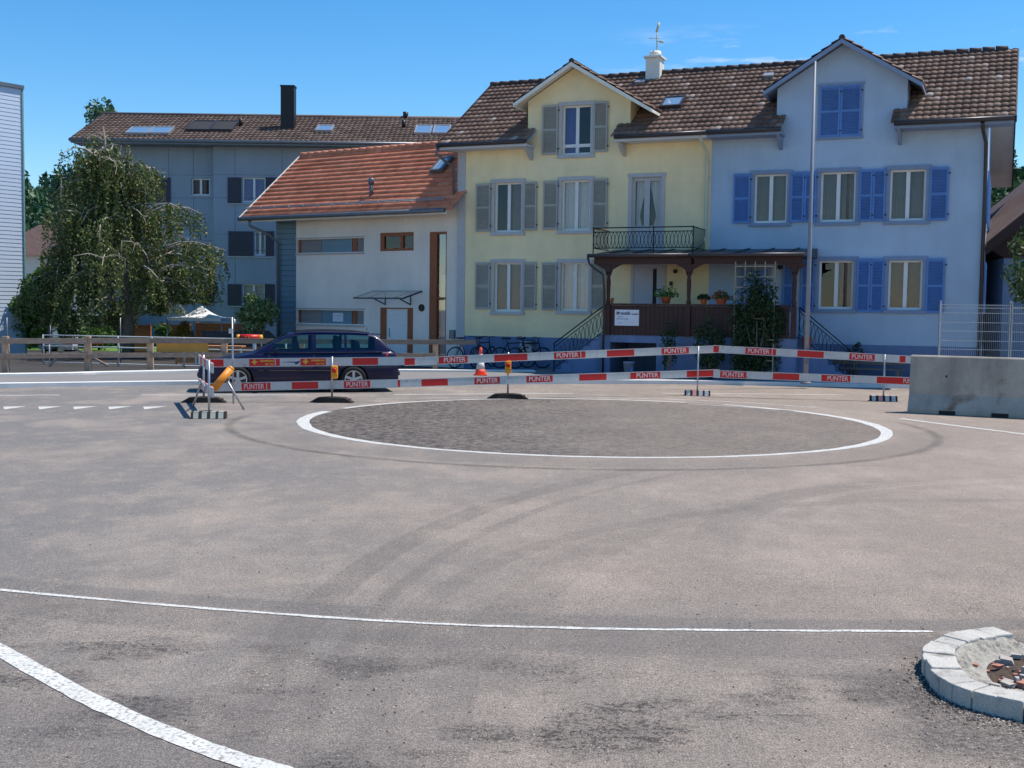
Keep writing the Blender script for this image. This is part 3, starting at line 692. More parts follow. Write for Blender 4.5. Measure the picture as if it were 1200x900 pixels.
def window(parent, x0, x1, z0, z1, trim, sill=True, y=0, frame=.11, curt='curt', mode='full', leaves=2, sash='sash', label=None, surround=True):
    """x0..x1,z0..z1 = outer trim; returns the opening"""
    ox0, ox1, oz0, oz1 = (x0 + frame, x1 - frame, z0 + frame, z1 - frame) if surround else (x0, x1, z0, z1)
    b = B()
    if surround:
        t = y - .03
        b.box(x0, ox0, t, y + .01, z0 + .10, z1 - .12); b.box(ox1, x1, t, y + .01, z0 + .10, z1 - .12)
        b.box(x0 - .03, x1 + .03, t - .012, y + .01, z1 - .12, z1)
        b.box(x0 - .03, x1 + .03, t - .045, y + .01, z0, z0 + .10)
        w = b.build('window', trim, parent, bevel=.004)
    else:
        w = b.box(ox0 - .02, ox1 + .02, y - .03, y + .02, oz0 - .03, oz0 + .005).build('window', trim, parent)
    # sash
    s_ = B(); yy = y + .10; fw = .06
    s_.box(ox0, ox0 + fw, yy, yy + .06, oz0, oz1); s_.box(ox1 - fw, ox1, yy, yy + .06, oz0, oz1)
    s_.box(ox0 + fw, ox1 - fw, yy, yy + .06, oz1 - fw, oz1); s_.box(ox0 + fw, ox1 - fw, yy, yy + .06, oz0, oz0 + fw + .01)
    if leaves == 2:
        mx_ = (ox0 + ox1) / 2; s_.box(mx_ - .055, mx_ + .055, yy - .012, yy + .05, oz0 + fw + .01, oz1 - fw)
    s_.build('sash', sash, w, bevel=.004)
    gp = B(); gp.face([(ox0 + fw, yy + .03, oz0 + fw), (ox1 - fw, yy + .03, oz0 + fw), (ox1 - fw, yy + .03, oz1 - fw), (ox0 + fw, yy + .03, oz1 - fw)]); gp.build('glass', 'glass', w, fixn=False)
    if mode != 'none':
        c = B(); yc = yy + .13; n = (ox1 - ox0) * 9
        if mode == 'full': curtain(c, ox0, ox1, yc, oz0, oz1, n)
        elif mode == 'parted': curtain(c, ox0, ox0 + .36 * (ox1 - ox0), yc, oz0, oz1, n * .36); curtain(c, ox1 - .42 * (ox1 - ox0), ox1, yc, oz0, oz1, n * .4)
        elif mode == 'right': curtain(c, ox0 + .42 * (ox1 - ox0), ox1, yc, oz0, oz1, n * .5)
        elif mode == 'left': curtain(c, ox0, ox0 + .5 * (ox1 - ox0), yc, oz0, oz1, n * .5)
        elif mode == 'tied':
            for sgn in (0, 1):
                xa, xb = (ox0 + .03, (ox0 + ox1) / 2 - .05) if sgn == 0 else ((ox0 + ox1) / 2 + .05, ox1 - .03)
                side_ = xa if sgn == 0 else xb
                pv = None
                for i in range(25):
                    t = i / 24; rows = []
                    for j in range(9):
                        v = j / 8; z = oz1 - (oz1 - oz0) * v
                        pin = 1 - .72 * max(0, 1 - abs(v - .72) / .5) ** 1.0
                        x = side_ + ((xa + (xb - xa) * t) - side_) * pin
                        rows.append((x, yc + .02 * math.sin(i * 1.9), z))
                    if pv:
                        for j in range(8): c.face([pv[j + 1], rows[j + 1], rows[j], pv[j]], True)
                    pv = rows
        c.build('curtain', curt, w, fixn=False)
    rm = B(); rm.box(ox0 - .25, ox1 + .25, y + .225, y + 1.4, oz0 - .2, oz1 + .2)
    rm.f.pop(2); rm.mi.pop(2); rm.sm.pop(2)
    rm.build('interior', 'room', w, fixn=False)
    return (ox0, ox1, oz0, oz1)
def shutter(parent, x0, x1, z0, z1, m, y=0, label=None):
    b = B(); t0, t1 = y - .075, y - .035; fr = .055
    if x1 - x0 < .12: fr = .02
    b.box(x0, x0 + fr, t0, t1, z0, z1); b.box(x1 - fr, x1, t0, t1, z0, z1)
    zm = (z0 + z1) / 2
    for za, zb in ((z0, z0 + .07), (zm - .035, zm + .035), (z1 - .07, z1)): b.box(x0 + fr, x1 - fr, t0, t1, za, zb)
    z = z0 + .09
    while z < z1 - .09:
        if abs(z - zm) > .05:
            b.obox(Vector(((x0 + x1) / 2, (t0 + t1) / 2 + .004, z)), Vector((1, 0, 0)), Vector((0, .82, .57)), Vector((0, -.57, .82)), (x1 - x0) / 2 - fr, .024, .004)
        z += .043
    b.box(x0 + fr, x1 - fr, t1 - .004, t1 + .004, z0 + .03, z1 - .03)
    o = b.build('shutter', m, parent)
    for zz in (z0 + .18, z1 - .18): box('hinge', 'iron', x1 - .01, x1 + .05, t0 - .006, t0 + .006, zz - .02, zz + .02, o)
    return o
def skylight(parent, fr, pix, P0, U, V, Nn, frame='gutgrey', sashcol='sash', dark=False, raise_=0):
    cs = [fr.onplane(x, y, P0, Nn) for x, y in pix]
    us = [(c - P0).dot(U) for c in cs]; vv = [(c - P0).dot(V) for c in cs]
    u0, u1, v0, v1 = min(us), max(us), min(vv), max(vv)
    b = B(); h = .13
    def pt(u, v, n): return P0 + U * u + V * v + Nn * n
    for a in ((u0, u0 + .07, v0, v1), (u1 - .07, u1, v0, v1), (u0 + .07, u1 - .07, v0, v0 + .07), (u0 + .07, u1 - .07, v1 - .07, v1)):
        c = pt((a[0] + a[1]) / 2, (a[2] + a[3]) / 2, h / 2); b.obox(c, U, V, Nn, (a[1] - a[0]) / 2, (a[3] - a[2]) / 2, h / 2)
    o = b.build('skylight', frame, parent)
    g_ = B(); g_.face([pt(u0 + .07, v0 + .07, h - .03), pt(u1 - .07, v0 + .07, h - .03), pt(u1 - .07, v1 - .07, h - .03), pt(u0 + .07, v1 - .07, h - .03)])
    g_.build('pane', 'skyglass' if not dark else 'room', o, fixn=False)
    return o
M['skyglass'] = mat('skylight_glass', (.20, .30, .42), .08, .02, spec=1.0, coat=1.0)
def pipe(name, parent, pts, r, m): return B().tube(pts, r, 8).build(name, m, parent)

# ================================================================== YELLOW AND BLUE HOUSES
FA = Frame(-1.6537, 39.4019, 23)
SPL = 8.42; XR = 16.33; EZ = 7.5; EY = -.75; RY = 3.6; RZ = 10.22; BY = 8.6
SL = (RZ - EZ) / (RY - EY); SLEN = math.hypot(RZ - EZ, RY - EY); VV = Vector((0, RY - EY, RZ - EZ)) / SLEN; UU = Vector((1, 0, 0)); NN = UU.cross(VV)
yh = thing('yellow_house', 'pale yellow house with grey shutters, gabled dormer and brown tiled roof', 'house', FA.o, FA.rz)
bh = thing('blue_house', 'sky blue house with bright blue shutters joined to the yellow one', 'house', FA.o, FA.rz)
YG = (2.25, 5.77, 3.92, 9.90); BG = (10.39, 14.13, 12.30, 9.98)   # wall left, right, peak x, peak z of the tile underside
def gable_extra(g, sl, zb):
    wl, wr, px, pz = g; zl = pz - sl * (px - wl); zr = pz - sl * (wr - px)
    zm = min(zl, zr); ex = [[(wl, 0, zb), (wr, 0, zb), (wr, 0, zr), (px, 0, pz), (wl, 0, zl)]]
    for x, z in ((wl, zl), (wr, zr)):
        yb = (z - EZ) / SL + EY
        ex.append([(x, 0, EZ - .3), (x, 0, z), (x, yb, z)])
    return ex
YW = [(.97, 2.17, 4.50, 6.37, 'right', 'curtgrey'), (3.37, 4.57, 4.52, 6.37, 'full', 'curt'), (.99, 2.19, 1.85, 3.71, 'full', 'curtdark'), (3.38, 4.56, 1.90, 3.70, 'full', 'curt')]
YD = (3.35, 4.57, 6.97, 8.78)
F = .12
holes = [(a + .11, b_ - .11, c + .11, d - .11) for a, b_, c, d, *_ in YW]
BD = (5.76, 6.96, 3.95, 6.40)         # balcony door outer trim
PD = (5.90, 7.05, 1.25, 3.68)         # porch door outer
holes += [(YD[0] + .11, YD[1] - .11, YD[2] + .11, 8.6), (BD[0] + .11, BD[1] - .11, BD[2], BD[3] - .11)]
holes[-2] = (YD[0] + .11, YD[1] - .11, YD[2] + .11, YD[3] - .11)
zt = YD[3]
wall('wall', 'yellow', yh, [(0, SPL, 1.12, EZ + .45), (YG[0], YG[1], EZ + .45, zt)], holes, extra=gable_extra(YG, .60, zt))
# upper yellow wall hidden parts: sides and back
b = B(); b.face([(-.28, .02, 0), (-.28, .02, EZ + .35), (-.28, RY, RZ - .15), (-.28, BY, EZ + .2), (-.28, BY, 0)]); b.face([(-.28, BY, 0), (-.28, BY, EZ + .2), (SPL, BY, EZ + .2), (SPL, BY, 0)])
b.build('side_wall', 'yellow', yh, fixn=False)
box('corner_pilaster', 'greytrim', -.30, -.001, -.02, .30, 0, EZ + .35, yh)
box('plinth', 'plinth', .0, SPL, -.025, .2, 0, 1.12, yh)
for i, (x0, x1, z0, z1, md, cm) in enumerate(YW): window(yh, x0, x1, z0, z1, 'greytrim', curt=cm, mode=md)
w = window(yh, *YD, 'greytrim', curt='bluecurt', mode='left')
box('transom', 'sash', YD[0] + .17, YD[1] - .17, .09, .17, YD[2] + .36, YD[2] + .46, yh)
for x0, x1, z0, z1 in ((.41, .95, 4.64, 6.24), (2.16, 2.62, 4.65, 6.25), (2.85, 3.36, 4.67, 6.26), (4.56, 5.06, 4.67, 6.28), (.42, .96, 2.03, 3.60), (2.18, 2.64, 2.03, 3.61), (2.84, 3.37, 2.02, 3.59), (4.55, 5.06, 2.05, 3.60), (2.78, 3.33, 7.11, 8.71), (4.56, 5.03, 7.13, 8.73)):
    shutter(yh, x0, x1, z0, z1, 'greyshut')
# balcony door
b = B(); t = -.03
b.box(BD[0], BD[0] + .11, t, .01, BD[2], BD[3] - .12); b.box(BD[1] - .11, BD[1], t, .01, BD[2], BD[3] - .12); b.box(BD[0] - .03, BD[1] + .03, t - .01, .01, BD[3] - .12, BD[3])
bd = b.build('balcony_door', 'greytrim', yh)
x0, x1, z0, z1 = BD[0] + .11, BD[1] - .11, BD[2], BD[3] - .12
b = B(); xm = (x0 + x1) / 2; kk = 4.75
b.box(x0, x0 + .1, .06, .12, z0, z1); b.box(x1 - .1, x1, .06, .12, z0, z1); b.box(xm - .09, xm + .09, .05, .12, z0, z1)
b.box(x0 + .1, xm - .09, .07, .12, z0, kk); b.box(xm + .09, x1 - .1, .07, .12, z0, kk); b.box(x0 + .1, xm - .09, .06, .12, z1 - .12, z1); b.box(xm + .09, x1 - .1, .06, .12, z1 - .12, z1)
b.build('leaf', 'greytrim', bd)
c = B()
for xa, xb, sd_ in ((x0 + .1, xm - .06, 0), (xm + .06, x1 - .1, 1)):
    side_ = xa if sd_ == 0 else xb; pv = None
    for i in range(17):
        t = i / 16; rows = []
        for j in range(11):
            v = j / 10; z = z1 - (z1 - kk) * v
            pin = 1 - .62 * max(0, 1 - abs(v - .78) / .65)
            x = side_ + ((xa + (xb - xa) * t) - side_) * pin; rows.append((x, .2 + .02 * math.sin(i * 1.9), z))
        if pv:
            for j in range(10): c.face([pv[j + 1], rows[j + 1], rows[j], pv[j]], True)
        pv = rows
c.build('curtain', 'curt', bd, fixn=False)
b = B(); b.face([(x0, .1, kk), (x1, .1, kk), (x1, .1, z1), (x0, .1, z1)]); b.build('glass', 'glass', bd, fixn=False)
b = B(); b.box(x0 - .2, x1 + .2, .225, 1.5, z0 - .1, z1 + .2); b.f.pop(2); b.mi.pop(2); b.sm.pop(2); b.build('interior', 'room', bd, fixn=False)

# blue walls
B1 = [(9.66, 10.88, 4.66, 6.36), (11.64, 12.88, 4.66, 6.36), (13.62, 14.84, 4.66, 6.36)]
B0 = [(11.67, 12.89, 2.06, 3.73), (13.66, 14.83, 2.06, 3.73)]
holes = [(a + .11, b_ - .11, c_ + .11, d - .11) for a, b_, c_, d in B1 + B0]
wall('wall', 'blue', bh, [(SPL, XR, 1.12, EZ + .45), (BG[0], BG[1], EZ + .45, 8.7)], holes, extra=gable_extra(BG, .62, 8.7))
b = B(); b.face([(XR, 0, 0), (XR, BY, 0), (XR, BY, EZ + .2), (XR, RY, RZ - .15), (XR, 0, EZ + .35)]); b.face([(SPL, BY, 0), (SPL, BY, EZ + .2), (XR, BY, EZ + .2), (XR, BY, 0)])
b.build('side_wall', 'blue', bh, fixn=False)
box('plinth', 'plinth', SPL, XR + .025, -.025, .2, 0, 1.12, bh); box('side_plinth', 'plinth', XR - .1, XR + .025, .2, BY, 0, 1.12, bh)
for i, q in enumerate(B1): window(bh, *q, 'bluetrim', curt='curtgrey', mode='full')
window(bh, *B0[0], 'bluetrim', curt='curtred', mode='right'); window(bh, *B0[1], 'bluetrim', curt='curtred', mode='full')
for x0, x1, z0, z1 in ((9.14, 9.66, 4.77, 6.28), (10.88, 11.28, 4.77, 6.28), (11.29, 11.64, 4.77, 6.28), (12.88, 13.25, 4.76, 6.28), (13.26, 13.62, 4.76, 6.28), (14.84, 15.34, 4.75, 6.28),
                       (10.72, 11.05, 2.08, 3.66), (11.26, 11.66, 2.08, 3.66), (12.89, 13.27, 2.08, 3.67), (13.28, 13.66, 2.08, 3.67), (14.83, 15.33, 2.08, 3.66)):
    shutter(bh, x0, x1, z0, z1, 'blueshut')
# closed attic shutters
b = B(); b.box(11.60, 11.66, -.03, .01, 7.24, 8.82); b.box(12.85, 12.91, -.03, .01, 7.24, 8.82); b.box(11.58, 12.93, -.04, .01, 8.78, 8.84); b.box(11.58, 12.93, -.06, .01, 7.2, 7.27)
b.build('attic_window', 'bluetrim', bh)
shutter(bh, 11.66, 12.25, 7.27, 8.78, 'blueshut', y=.03); shutter(bh, 12.26, 12.85, 7.27, 8.78, 'blueshut', y=.03)
# side wall shutters seen edge on and service pipes
for y0, z0 in ((1.0, 4.75), (1.0, 2.1), (3.4, 4.75)):
    for yy in (y0, y0 + 1.7): box('shutter', 'blueshut', XR + .03, XR + .08, yy, yy + .5, z0, z0 + 1.5, bh)
# roofs
def in_g(x, g): return g[0] < x < g[1]
def skipf(gl, x00):
    def f(u, v):
        x = x00 + u; y = EY + VV.y * v
        for g in gl:
            if y < 0 and g[0] + .32 < x < g[1] - .32: return True
            if 0 <= y < 1.0 and g[0] < x < g[1]: return True
        return False
    return f
TW, RH = .205, .335; NV = int(round(SLEN / RH)); RHx = SLEN / NV
def mainroof(par, xa, xb, g):
    n = int(round((xb - xa) / TW)); tw = (xb - xa) / n
    roof_sheet('roof', par, (xa, EY, EZ), UU, VV, n, NV, tw, RHx, 'tiles', skipf([g], xa), amp=.024, lift=.045)
    V2 = Vector((0, -(RY + .75 - 0) + 0, 0))
    Vb = Vector((0, -VV.y, VV.z)); L2 = math.hypot(BY + .7 - RY, (BY + .7 - RY) * SL); n2 = int(L2 / RHx)
    P = Vector((xb, RY, RZ)) - Vb * (n2 * RHx)
    roof_sheet('rear_roof', par, P, -UU, Vb, n, n2, tw, RHx, 'tiles', amp=.045, lift=.045)
    b = B()
    for i in range(int((xb - xa) / .38)):
        x = xa + i * .38; b.tube([(x, RY, RZ + .045), (x + .36, RY, RZ + .03)], [.115, .10], 10)
    b.build('ridge_tiles', 'ridge', par, fixn=False)
    b = B()  # boarding under the tiles
    for sgn in (1, -1):
        yb = EY + .03 if sgn == 1 else BY + .65
        zb = EZ - .03 if sgn == 1 else RZ - (BY + .65 - RY) * SL
        if sgn == 1:
            segs = [(xa, g[0] + .32), (g[1] - .32, xb)]
            for s0, s1 in segs:
                b.face([(s0, yb, zb), (s1, yb, zb), (s1, 0, zb + (-yb) * SL), (s0, 0, zb + (-yb) * SL)])
            segs = [(xa, g[0]), (g[1], xb)]
            for s0, s1 in segs:
                b.face([(s0, 0, EZ - .03 + (0 - yb) * SL), (s1, 0, EZ - .03 + (0 - yb) * SL), (s1, RY, RZ - .04), (s0, RY, RZ - .04)])
        else: b.face([(xa, yb, zb - .10), (xb, yb, zb - .10), (xb, RY, RZ - .10), (xa, RY, RZ - .10)])
    b.build('roof_boarding', 'cream' if par is bh else 'whitebarge', par, fixn=False)
mainroof(yh, -.72, SPL, YG); mainroof(bh, SPL, 17.05, BG)
def eaves(par, segs, fm, gm):
    for x0, x1 in segs:
        b = B(); s2 = B()
        b.box(x0, x1, EY + .06, .0, EZ - .16, EZ - .10); b.box(x0, x1, EY + .02, EY + .06, EZ - .17, EZ - .035)
        s2.tube([(x0, EY - .04, EZ - .03), (x1, EY - .04, EZ - .03)], .07, 10)
        b.build('eaves_board', fm, par); s2.build('gutter', gm, par)
eaves(yh, [(-.70, YG[0] + .25), (YG[1] - .27, SPL - .0)], 'whitebarge', 'gutter'); eaves(bh, [(SPL, BG[0] + .27), (BG[1] - .27, 17.0)], 'bluetrim', 'gutter')
for par, g, m in ((yh, YG, 'greytrim'), (bh, BG, 'bluetrim')):
    for x in (g[0] + .16, g[1] - .16): B().prism([(-.70, EZ - .17), (-.003, EZ - .17), (-.003, EZ - .55), (-.15, EZ - .50)], 'x', x - .05, x + .05).build('bracket', m, par)
# barge boards at the right gable end, front and back, cream soffit
b = B(); b.bar((17.05, EY, EZ - .06), (17.05, RY, RZ - .06), .04, .2); b.bar((17.05, RY, RZ - .06), (17.05, BY + .65, RZ - (BY + .65 - RY) * SL - .06), .04, .2); b.build('barge_board', 'brownwood', bh)
b = B(); b.bar((-.74, EY, EZ - .06), (-.74, RY, RZ - .06), .04, .16); b.bar((-.74, RY, RZ - .06), (-.74, BY + .65, RZ - (BY + .65 - RY) * SL - .06), .04, .16); b.build('barge_board', 'brownwood', yh)
# dormer gables
def gable_roof(par, g, sl, tl, tr, barge):
    wl, wr, px, pz = g; c = math.cos(math.atan(sl)); s2 = math.sin(math.atan(sl)); y0, y1 = -.50, 3.4
    for side_, tip in (('L', tl), ('R', tr)):
        ln = abs(tip - px) / c; nV = max(1, round(ln / RHx)); rh = ln / nV; nU = round((y1 - y0) / TW); tw = (y1 - y0) / nU
        zt = pz + .08 - abs(tip - px) * sl
        if side_ == 'L': roof_sheet('dormer_roof', par, (tip, y1, zt), (0, -1, 0), (c, 0, s2), nU, nV, tw, rh, 'tiles', amp=.04)
        else: roof_sheet('dormer_roof', par, (tip, y0, zt), (0, 1, 0), (-c, 0, s2), nU, nV, tw, rh, 'tiles', amp=.04)
    b = B()
    for i in range(int((y1 - y0) / .36)):
        y = y0 + i * .36; b.tube([(px, y, pz + .09), (px, y + .35, pz + .08)], [.09, .08], 10)
    b.build('dormer_ridge_tiles', 'ridge', par, fixn=False)
    b = B()
    for tip in (tl, tr):
        sg = 1 if tip > px else -1
        zt = pz - abs(tip - px) * sl
        b.face([(px, y0 + .02, pz + .04), (tip, y0 + .02, zt + .04), (tip, y1, zt + .04), (px, y1, pz + .04)])
    b.build('dormer_soffit', barge, par, fixn=False)
    b = B()
    for tip in (tl, tr):
        zt = pz - abs(tip - px) * sl; sg = 1 if tip > px else -1
        b.prism([(px, pz + .05), (tip, zt + .05), (tip, zt - .07), (px, pz - .08)], 'y', y0 - .02 - (.002 if sg > 0 else 0), y0 + .03)
        b.box(tip - .02, tip + .02, y0 + .03, 1.2, zt - .06, zt + .03)
    b.build('barge_board', barge, par)
gable_roof(yh, YG, .60, 1.92, 6.60, 'cream'); gable_roof(bh, BG, .62, 10.06, 14.55, 'bluetrim')
# chimney with antenna
b = B(); b.box(5.28, 5.78, 3.2, 3.75, 9.6, 10.72); b.prism([(5.22, 3.12), (5.84, 3.12), (5.84, 3.83), (5.22, 3.83)], 'z', 10.72, 10.78); b.lathe([(.24, 10.78), (.20, 10.98), (.14, 10.98)], (5.53, 3.47, 0), 8)
ch = b.build('chimney', 'cream', yh)
b = B(); b.tube([(5.62, 3.35, 10.9), (5.62, 3.35, 11.75)], .022, 6); b.tube([(5.35, 3.35, 11.42), (5.80, 3.35, 11.38)], .015, 6); b.lathe([(.0, .0), (.07, .02), (.09, .06)], (5.80, 3.3, 11.20), 10); b.tube([(5.6, 3.35, 11.6), (5.68, 3.35, 11.92)], .045, 6); b.tube([(5.60, 3.35, 11.28), (5.82, 3.3, 11.28)], .012, 6)
b.build('antenna', 'creampipe', ch)
P0m = Vector((0, EY, EZ)) + NN * .03
skylight(yh, FA, [(776, 127), (798, 127), (801, 117), (780, 117)], P0m, UU, VV, NN, 'gutter')
box_ = B(); box_.obox(P0m + UU * 9.6 + VV * 4.1 + NN * .06, UU, VV, NN, .16, .12, .05); box_.build('roof_vent', 'steel', bh)
box_ = B(); box_.obox(P0m + UU * 5.2 + VV * 4.3 + NN * .06, UU, VV, NN, .16, .1, .05); box_.build('roof_vent', 'steel', yh)
# snow guards / down pipes
pipe('downpipe', yh, [(8.22, -.72, 7.4), (8.24, -.5, 7.2), (8.3, -.12, 6.95), (8.31, -.1, 6.4), (8.31, -.1, 4.35), (8.2, -.25, 4.1), (8.0, -.6, 3.95)], .055, 'creampipe')
pipe('downpipe', bh, [(16.2, -.76, 7.4), (16.22, -.4, 7.2), (16.30, -.12, 6.9), (16.32, -.1, 5.5), (16.32, -.1, .1)], .055, 'gutter')
pipe('downpipe', yh, [(-.68, -.76, 7.42), (-.74, -.76, 7.2), (-.5, -.5, 6.95), (-.42, -.10, 6.85), (-.40, -.06, 5.5)], .05, 'gutgrey')

# ---------------- porch
FZ = 1.30; PY = -2.05
def porch():
    # yellow half
    x0, xs_, x1 = 5.78, SPL, 10.95
    for par, a, c_, nm in ((yh, 5.30, SPL, 'y'), (bh, SPL + .003, 11.72, 'b')):
        b = B(); zf = 3.72; zw = 3.98
        b.face([(a, -2.35, zf), (c_, -2.35, zf), (c_, 0, zw), (a, 0, zw)]); b.face([(a, -2.35, zf - .05), (a, 0, zf - .05), (c_, 0, zf - .05), (c_, -2.35, zf - .05)])
        b.face([(a, -2.35, zf - .05), (c_, -2.35, zf - .05), (c_, -2.35, zf), (a, -2.35, zf)])
        b.face([(a, -2.35, zf - .05), (a, -2.35, zf), (a, 0, zw), (a, 0, zf - .05)]); b.face([(c_, -2.35, zf - .05), (c_, 0, zf - .05), (c_, 0, zw), (c_, -2.35, zf)])
        x = a + .5
        while x < c_: b.bar((x, -2.35, zf + .02), (x, 0, zw + .02), .03, .035); x += .75
        b.build('porch_roof', 'zinc', par, fixn=False)
        b = B(); b.box(a + .1, c_ - (.003 if par is yh else .1), -2.22, -2.10, 3.44, 3.665)
        x = a + .12
        while x < c_ - .1: b.box(x, x + .07, -2.10, -.05, 3.52, 3.665); x += .62
        b.build('porch_beam', 'brownwood', par)
        s2 = B(); s2.tube([(a - .05, -2.40, 3.69), (c_ + .0, -2.40, 3.69)], .06, 8); s2.build('porch_gutter', 'gutter', par)
    def post(par, x):
        b = B(); b.box(x - .06, x + .06, -2.22, -2.10, 3.2, 3.438); b.lathe([(.05, 2.22), (.075, 2.3), (.05, 2.4), (.06, 2.6), (.065, 2.9), (.05, 3.1), (.075, 3.2)], (x, -2.16, 0), 10); b.box(x - .07, x + .07, -2.23, -2.09, 1.3, 2.22)
        for sg in (-1, 1):
            pts = [(x + sg * .06, 3.10), (x + sg * .12, 3.28), (x + sg * .3, 3.38), (x + sg * .42, 3.437), (x + sg * .06, 3.437)]
            b.prism(pts, 'y', -2.20, -2.12)
        b.build('porch_post', 'brownwood', par)
    post(yh, 5.86); post(yh, 8.35); post(bh, 11.42)
    # balustrade of boards
    for par, a, c_ in ((yh, 5.93, SPL - .002), (bh, SPL + .002, 11.30)):
        b = B(); x = a
        while x < c_ - .02:
            xe = min(x + .14, c_); b.box(x + .004, xe - .004, -2.16, -2.13, FZ + .01, 2.20); x += .14
        b.box(a, c_, -2.12, -2.08, 2.05, 2.12); b.box(a, c_, -2.12, -2.08, 1.4, 1.47); b.box(a, c_, -2.24, -2.06, 2.205, 2.26)
        b.build('porch_balustrade', 'brownwood', par)
    # masonry base with an opening for the yellow half
    b = B(); b.box(5.70, 5.92, -2.1, -1.9, 0, FZ - .22); b.box(7.38, SPL - .002, -2.1, -1.9, 0, FZ - .22); b.box(5.70, SPL - .002, -2.13, -.03, FZ - .22, FZ); b.box(5.72, 5.86, -1.9, -.03, 0, FZ - .22)
    b.build('porch_base', 'plinth', yh)
    b = B(); b.box(SPL + .002, 11.5, -2.1, -1.9, 0, FZ - .22); b.box(SPL + .002, 11.5, -2.13, -.03, FZ - .22, FZ); b.box(11.3, 11.5, -1.9, -.03, 0, FZ - .22)
    b.build('porch_base', 'plinth', bh)
    # doors behind
    b = B(); b.box(PD[0], PD[0] + .1, -.04, -.001, FZ, PD[3]); b.box(PD[1] - .1, PD[1], -.04, -.001, FZ, PD[3]); b.box(PD[0] + .1, PD[1] - .1, -.04, -.001, PD[3] - .1, PD[3])
    d = b.build('front_door', 'greytrim', yh)
    box('door_leaf', 'door', PD[0] + .1, PD[1] - .1, -.025, -.002, FZ, PD[3] - .1, d)
    box('door_glass', 'room', PD[1] - .42, PD[1] - .30, -.032, -.026, FZ + .6, PD[3] - .3, d)
    b = B(); b.tube([(PD[1] - .2, -.06, FZ + 1.0), (PD[1] - .2, -.06, FZ + 1.2)], .012, 6); b.build('handle', 'steel', d)
    b = B(); b.lathe([(.05, -.09), (.07, -.04), (.07, -.003)], (7.35, 0, 3.3), 10, 'y'); b.build('wall_lamp', 'iron', yh)
    b = B(); b.lathe([(.05, -.09), (.07, -.04), (.07, -.003)], (10.62, 0, 3.42), 10, 'y'); b.build('wall_lamp', 'iron', bh)
    box('letter_box', 'iron', 7.18, 7.27, -.06, -.003, 2.85, 2.98, yh)
    # blue house door, open shutter-blue
    b = B(); b.box(9.35, 9.45, -.04, -.001, FZ, 3.45); b.box(10.25, 10.35, -.04, -.001, FZ, 3.45); b.box(9.45, 10.25, -.04, -.001, 3.35, 3.45); d = b.build('front_door', 'bluetrim', bh)
    box('door_leaf', 'blueshut', 9.45, 10.25, -.025, -.002, FZ, 3.35, d)
    # left porch downpipe elbow
    pipe('porch_downpipe', yh, [(5.26, -2.4, 3.64), (5.30, -2.38, 3.45), (5.45, -2.3, 3.3), (5.72, -2.28, 3.12), (5.76, -2.27, 2.6), (5.76, -2.27, .1)], .035, 'gutter')
porch()
# balcony railing on the porch roof
def scroll_panel(b, x0, x1, y, z0, z1, step=.115, r=.009):
    n = max(2, int((x1 - x0) / step)); st_ = (x1 - x0) / n
    for i in range(n):
        cx = x0 + (i + .5) * st_
        for sg in (-1, 1):
            pts = [(cx + sg * st_ * .48 * math.sin(PI * t / 8) ** 1.0 * (1 if t % 8 else 0), y, z0 + (z1 - z0) * t / 8) for t in range(9)]
            b.tube(pts, r, 4, caps=False)
def railing(name, par, x0, x1, y0, z0, z1):
    b = B()
    for z in (z0 + .06, z1, z1 - .13): b.tube([(x0, y0, z), (x1, y0, z)], .014 if z < z1 else .018, 6)
    b.tube([(x0, y0, z0 + .06), (x0, -.05, z0 + .06)], .014, 6); b.tube([(x0, y0, z1), (x0, -.05, z1)], .018, 6)
    b.tube([(x1, y0, z0 + .06), (x1, -.05, z0 + .06)], .014, 6); b.tube([(x1, y0, z1), (x1, -.05, z1)], .018, 6)
    for x in (x0, (x0 + x1) / 2 + .35, x1): b.tube([(x, y0, z0 - .12), (x, y0, z1 + .03)], .02, 6)
    scroll_panel(b, x0, x1, y0, z0 + .06, z1 - .13)
    y = y0
    while y < -.1: b.tube([(x0, y, z0 + .06), (x0, y, z1)], .009, 4); b.tube([(x1, y, z0 + .06), (x1, y, z1)], .009, 4); y += .12
    return b.build(name, 'iron', par, fixn=False)
railing('balcony_railing', yh, 5.15, 8.30, -1.6, 3.90, 4.58)
# outside stairs with iron railings
def stairs(par, xa, xb, n, y0, y1):
    b = B(); 
    for i in range(n):
        xx0 = xa + (xb - xa) * i / n; z = FZ * (i + 1) / n
        b.box(xx0, xb, y0, y1, FZ * i / n if i else 0, z)
    b.build('steps', 'plinth', par, fixn=False)
    b = B(); y = y0 - .03
    for dz in (.12, .78, .90): b.tube([(xa, y, dz + .1), (xb, y, dz + FZ)], .014 if dz < .9 else .02, 6)
    b.tube([(xa, y, 0.02), (xa, y, 1.02)], .02, 6); b.tube([(xb, y, FZ), (xb, y, FZ + .92)], .02, 6)
    m_ = 13
    for i in range(m_):
        t0 = (i + .5) / m_; x = xa + (xb - xa) * t0; zb = .22 + (FZ) * t0; ht = .56
        for sg in (-1, 1):
            pts = [(x + sg * .055 * math.sin(PI * k / 6) + .02 * k / 6, y, zb + ht * k / 6) for k in range(7)]
            b.tube(pts, .009, 4, caps=False)
    b.build('stair_railing', 'iron', par, fixn=False)
stairs(yh, 4.07, 5.70, 7, -2.0, -.9)
stairs(bh, 12.95, 11.50, 7, -1.6, -.6)
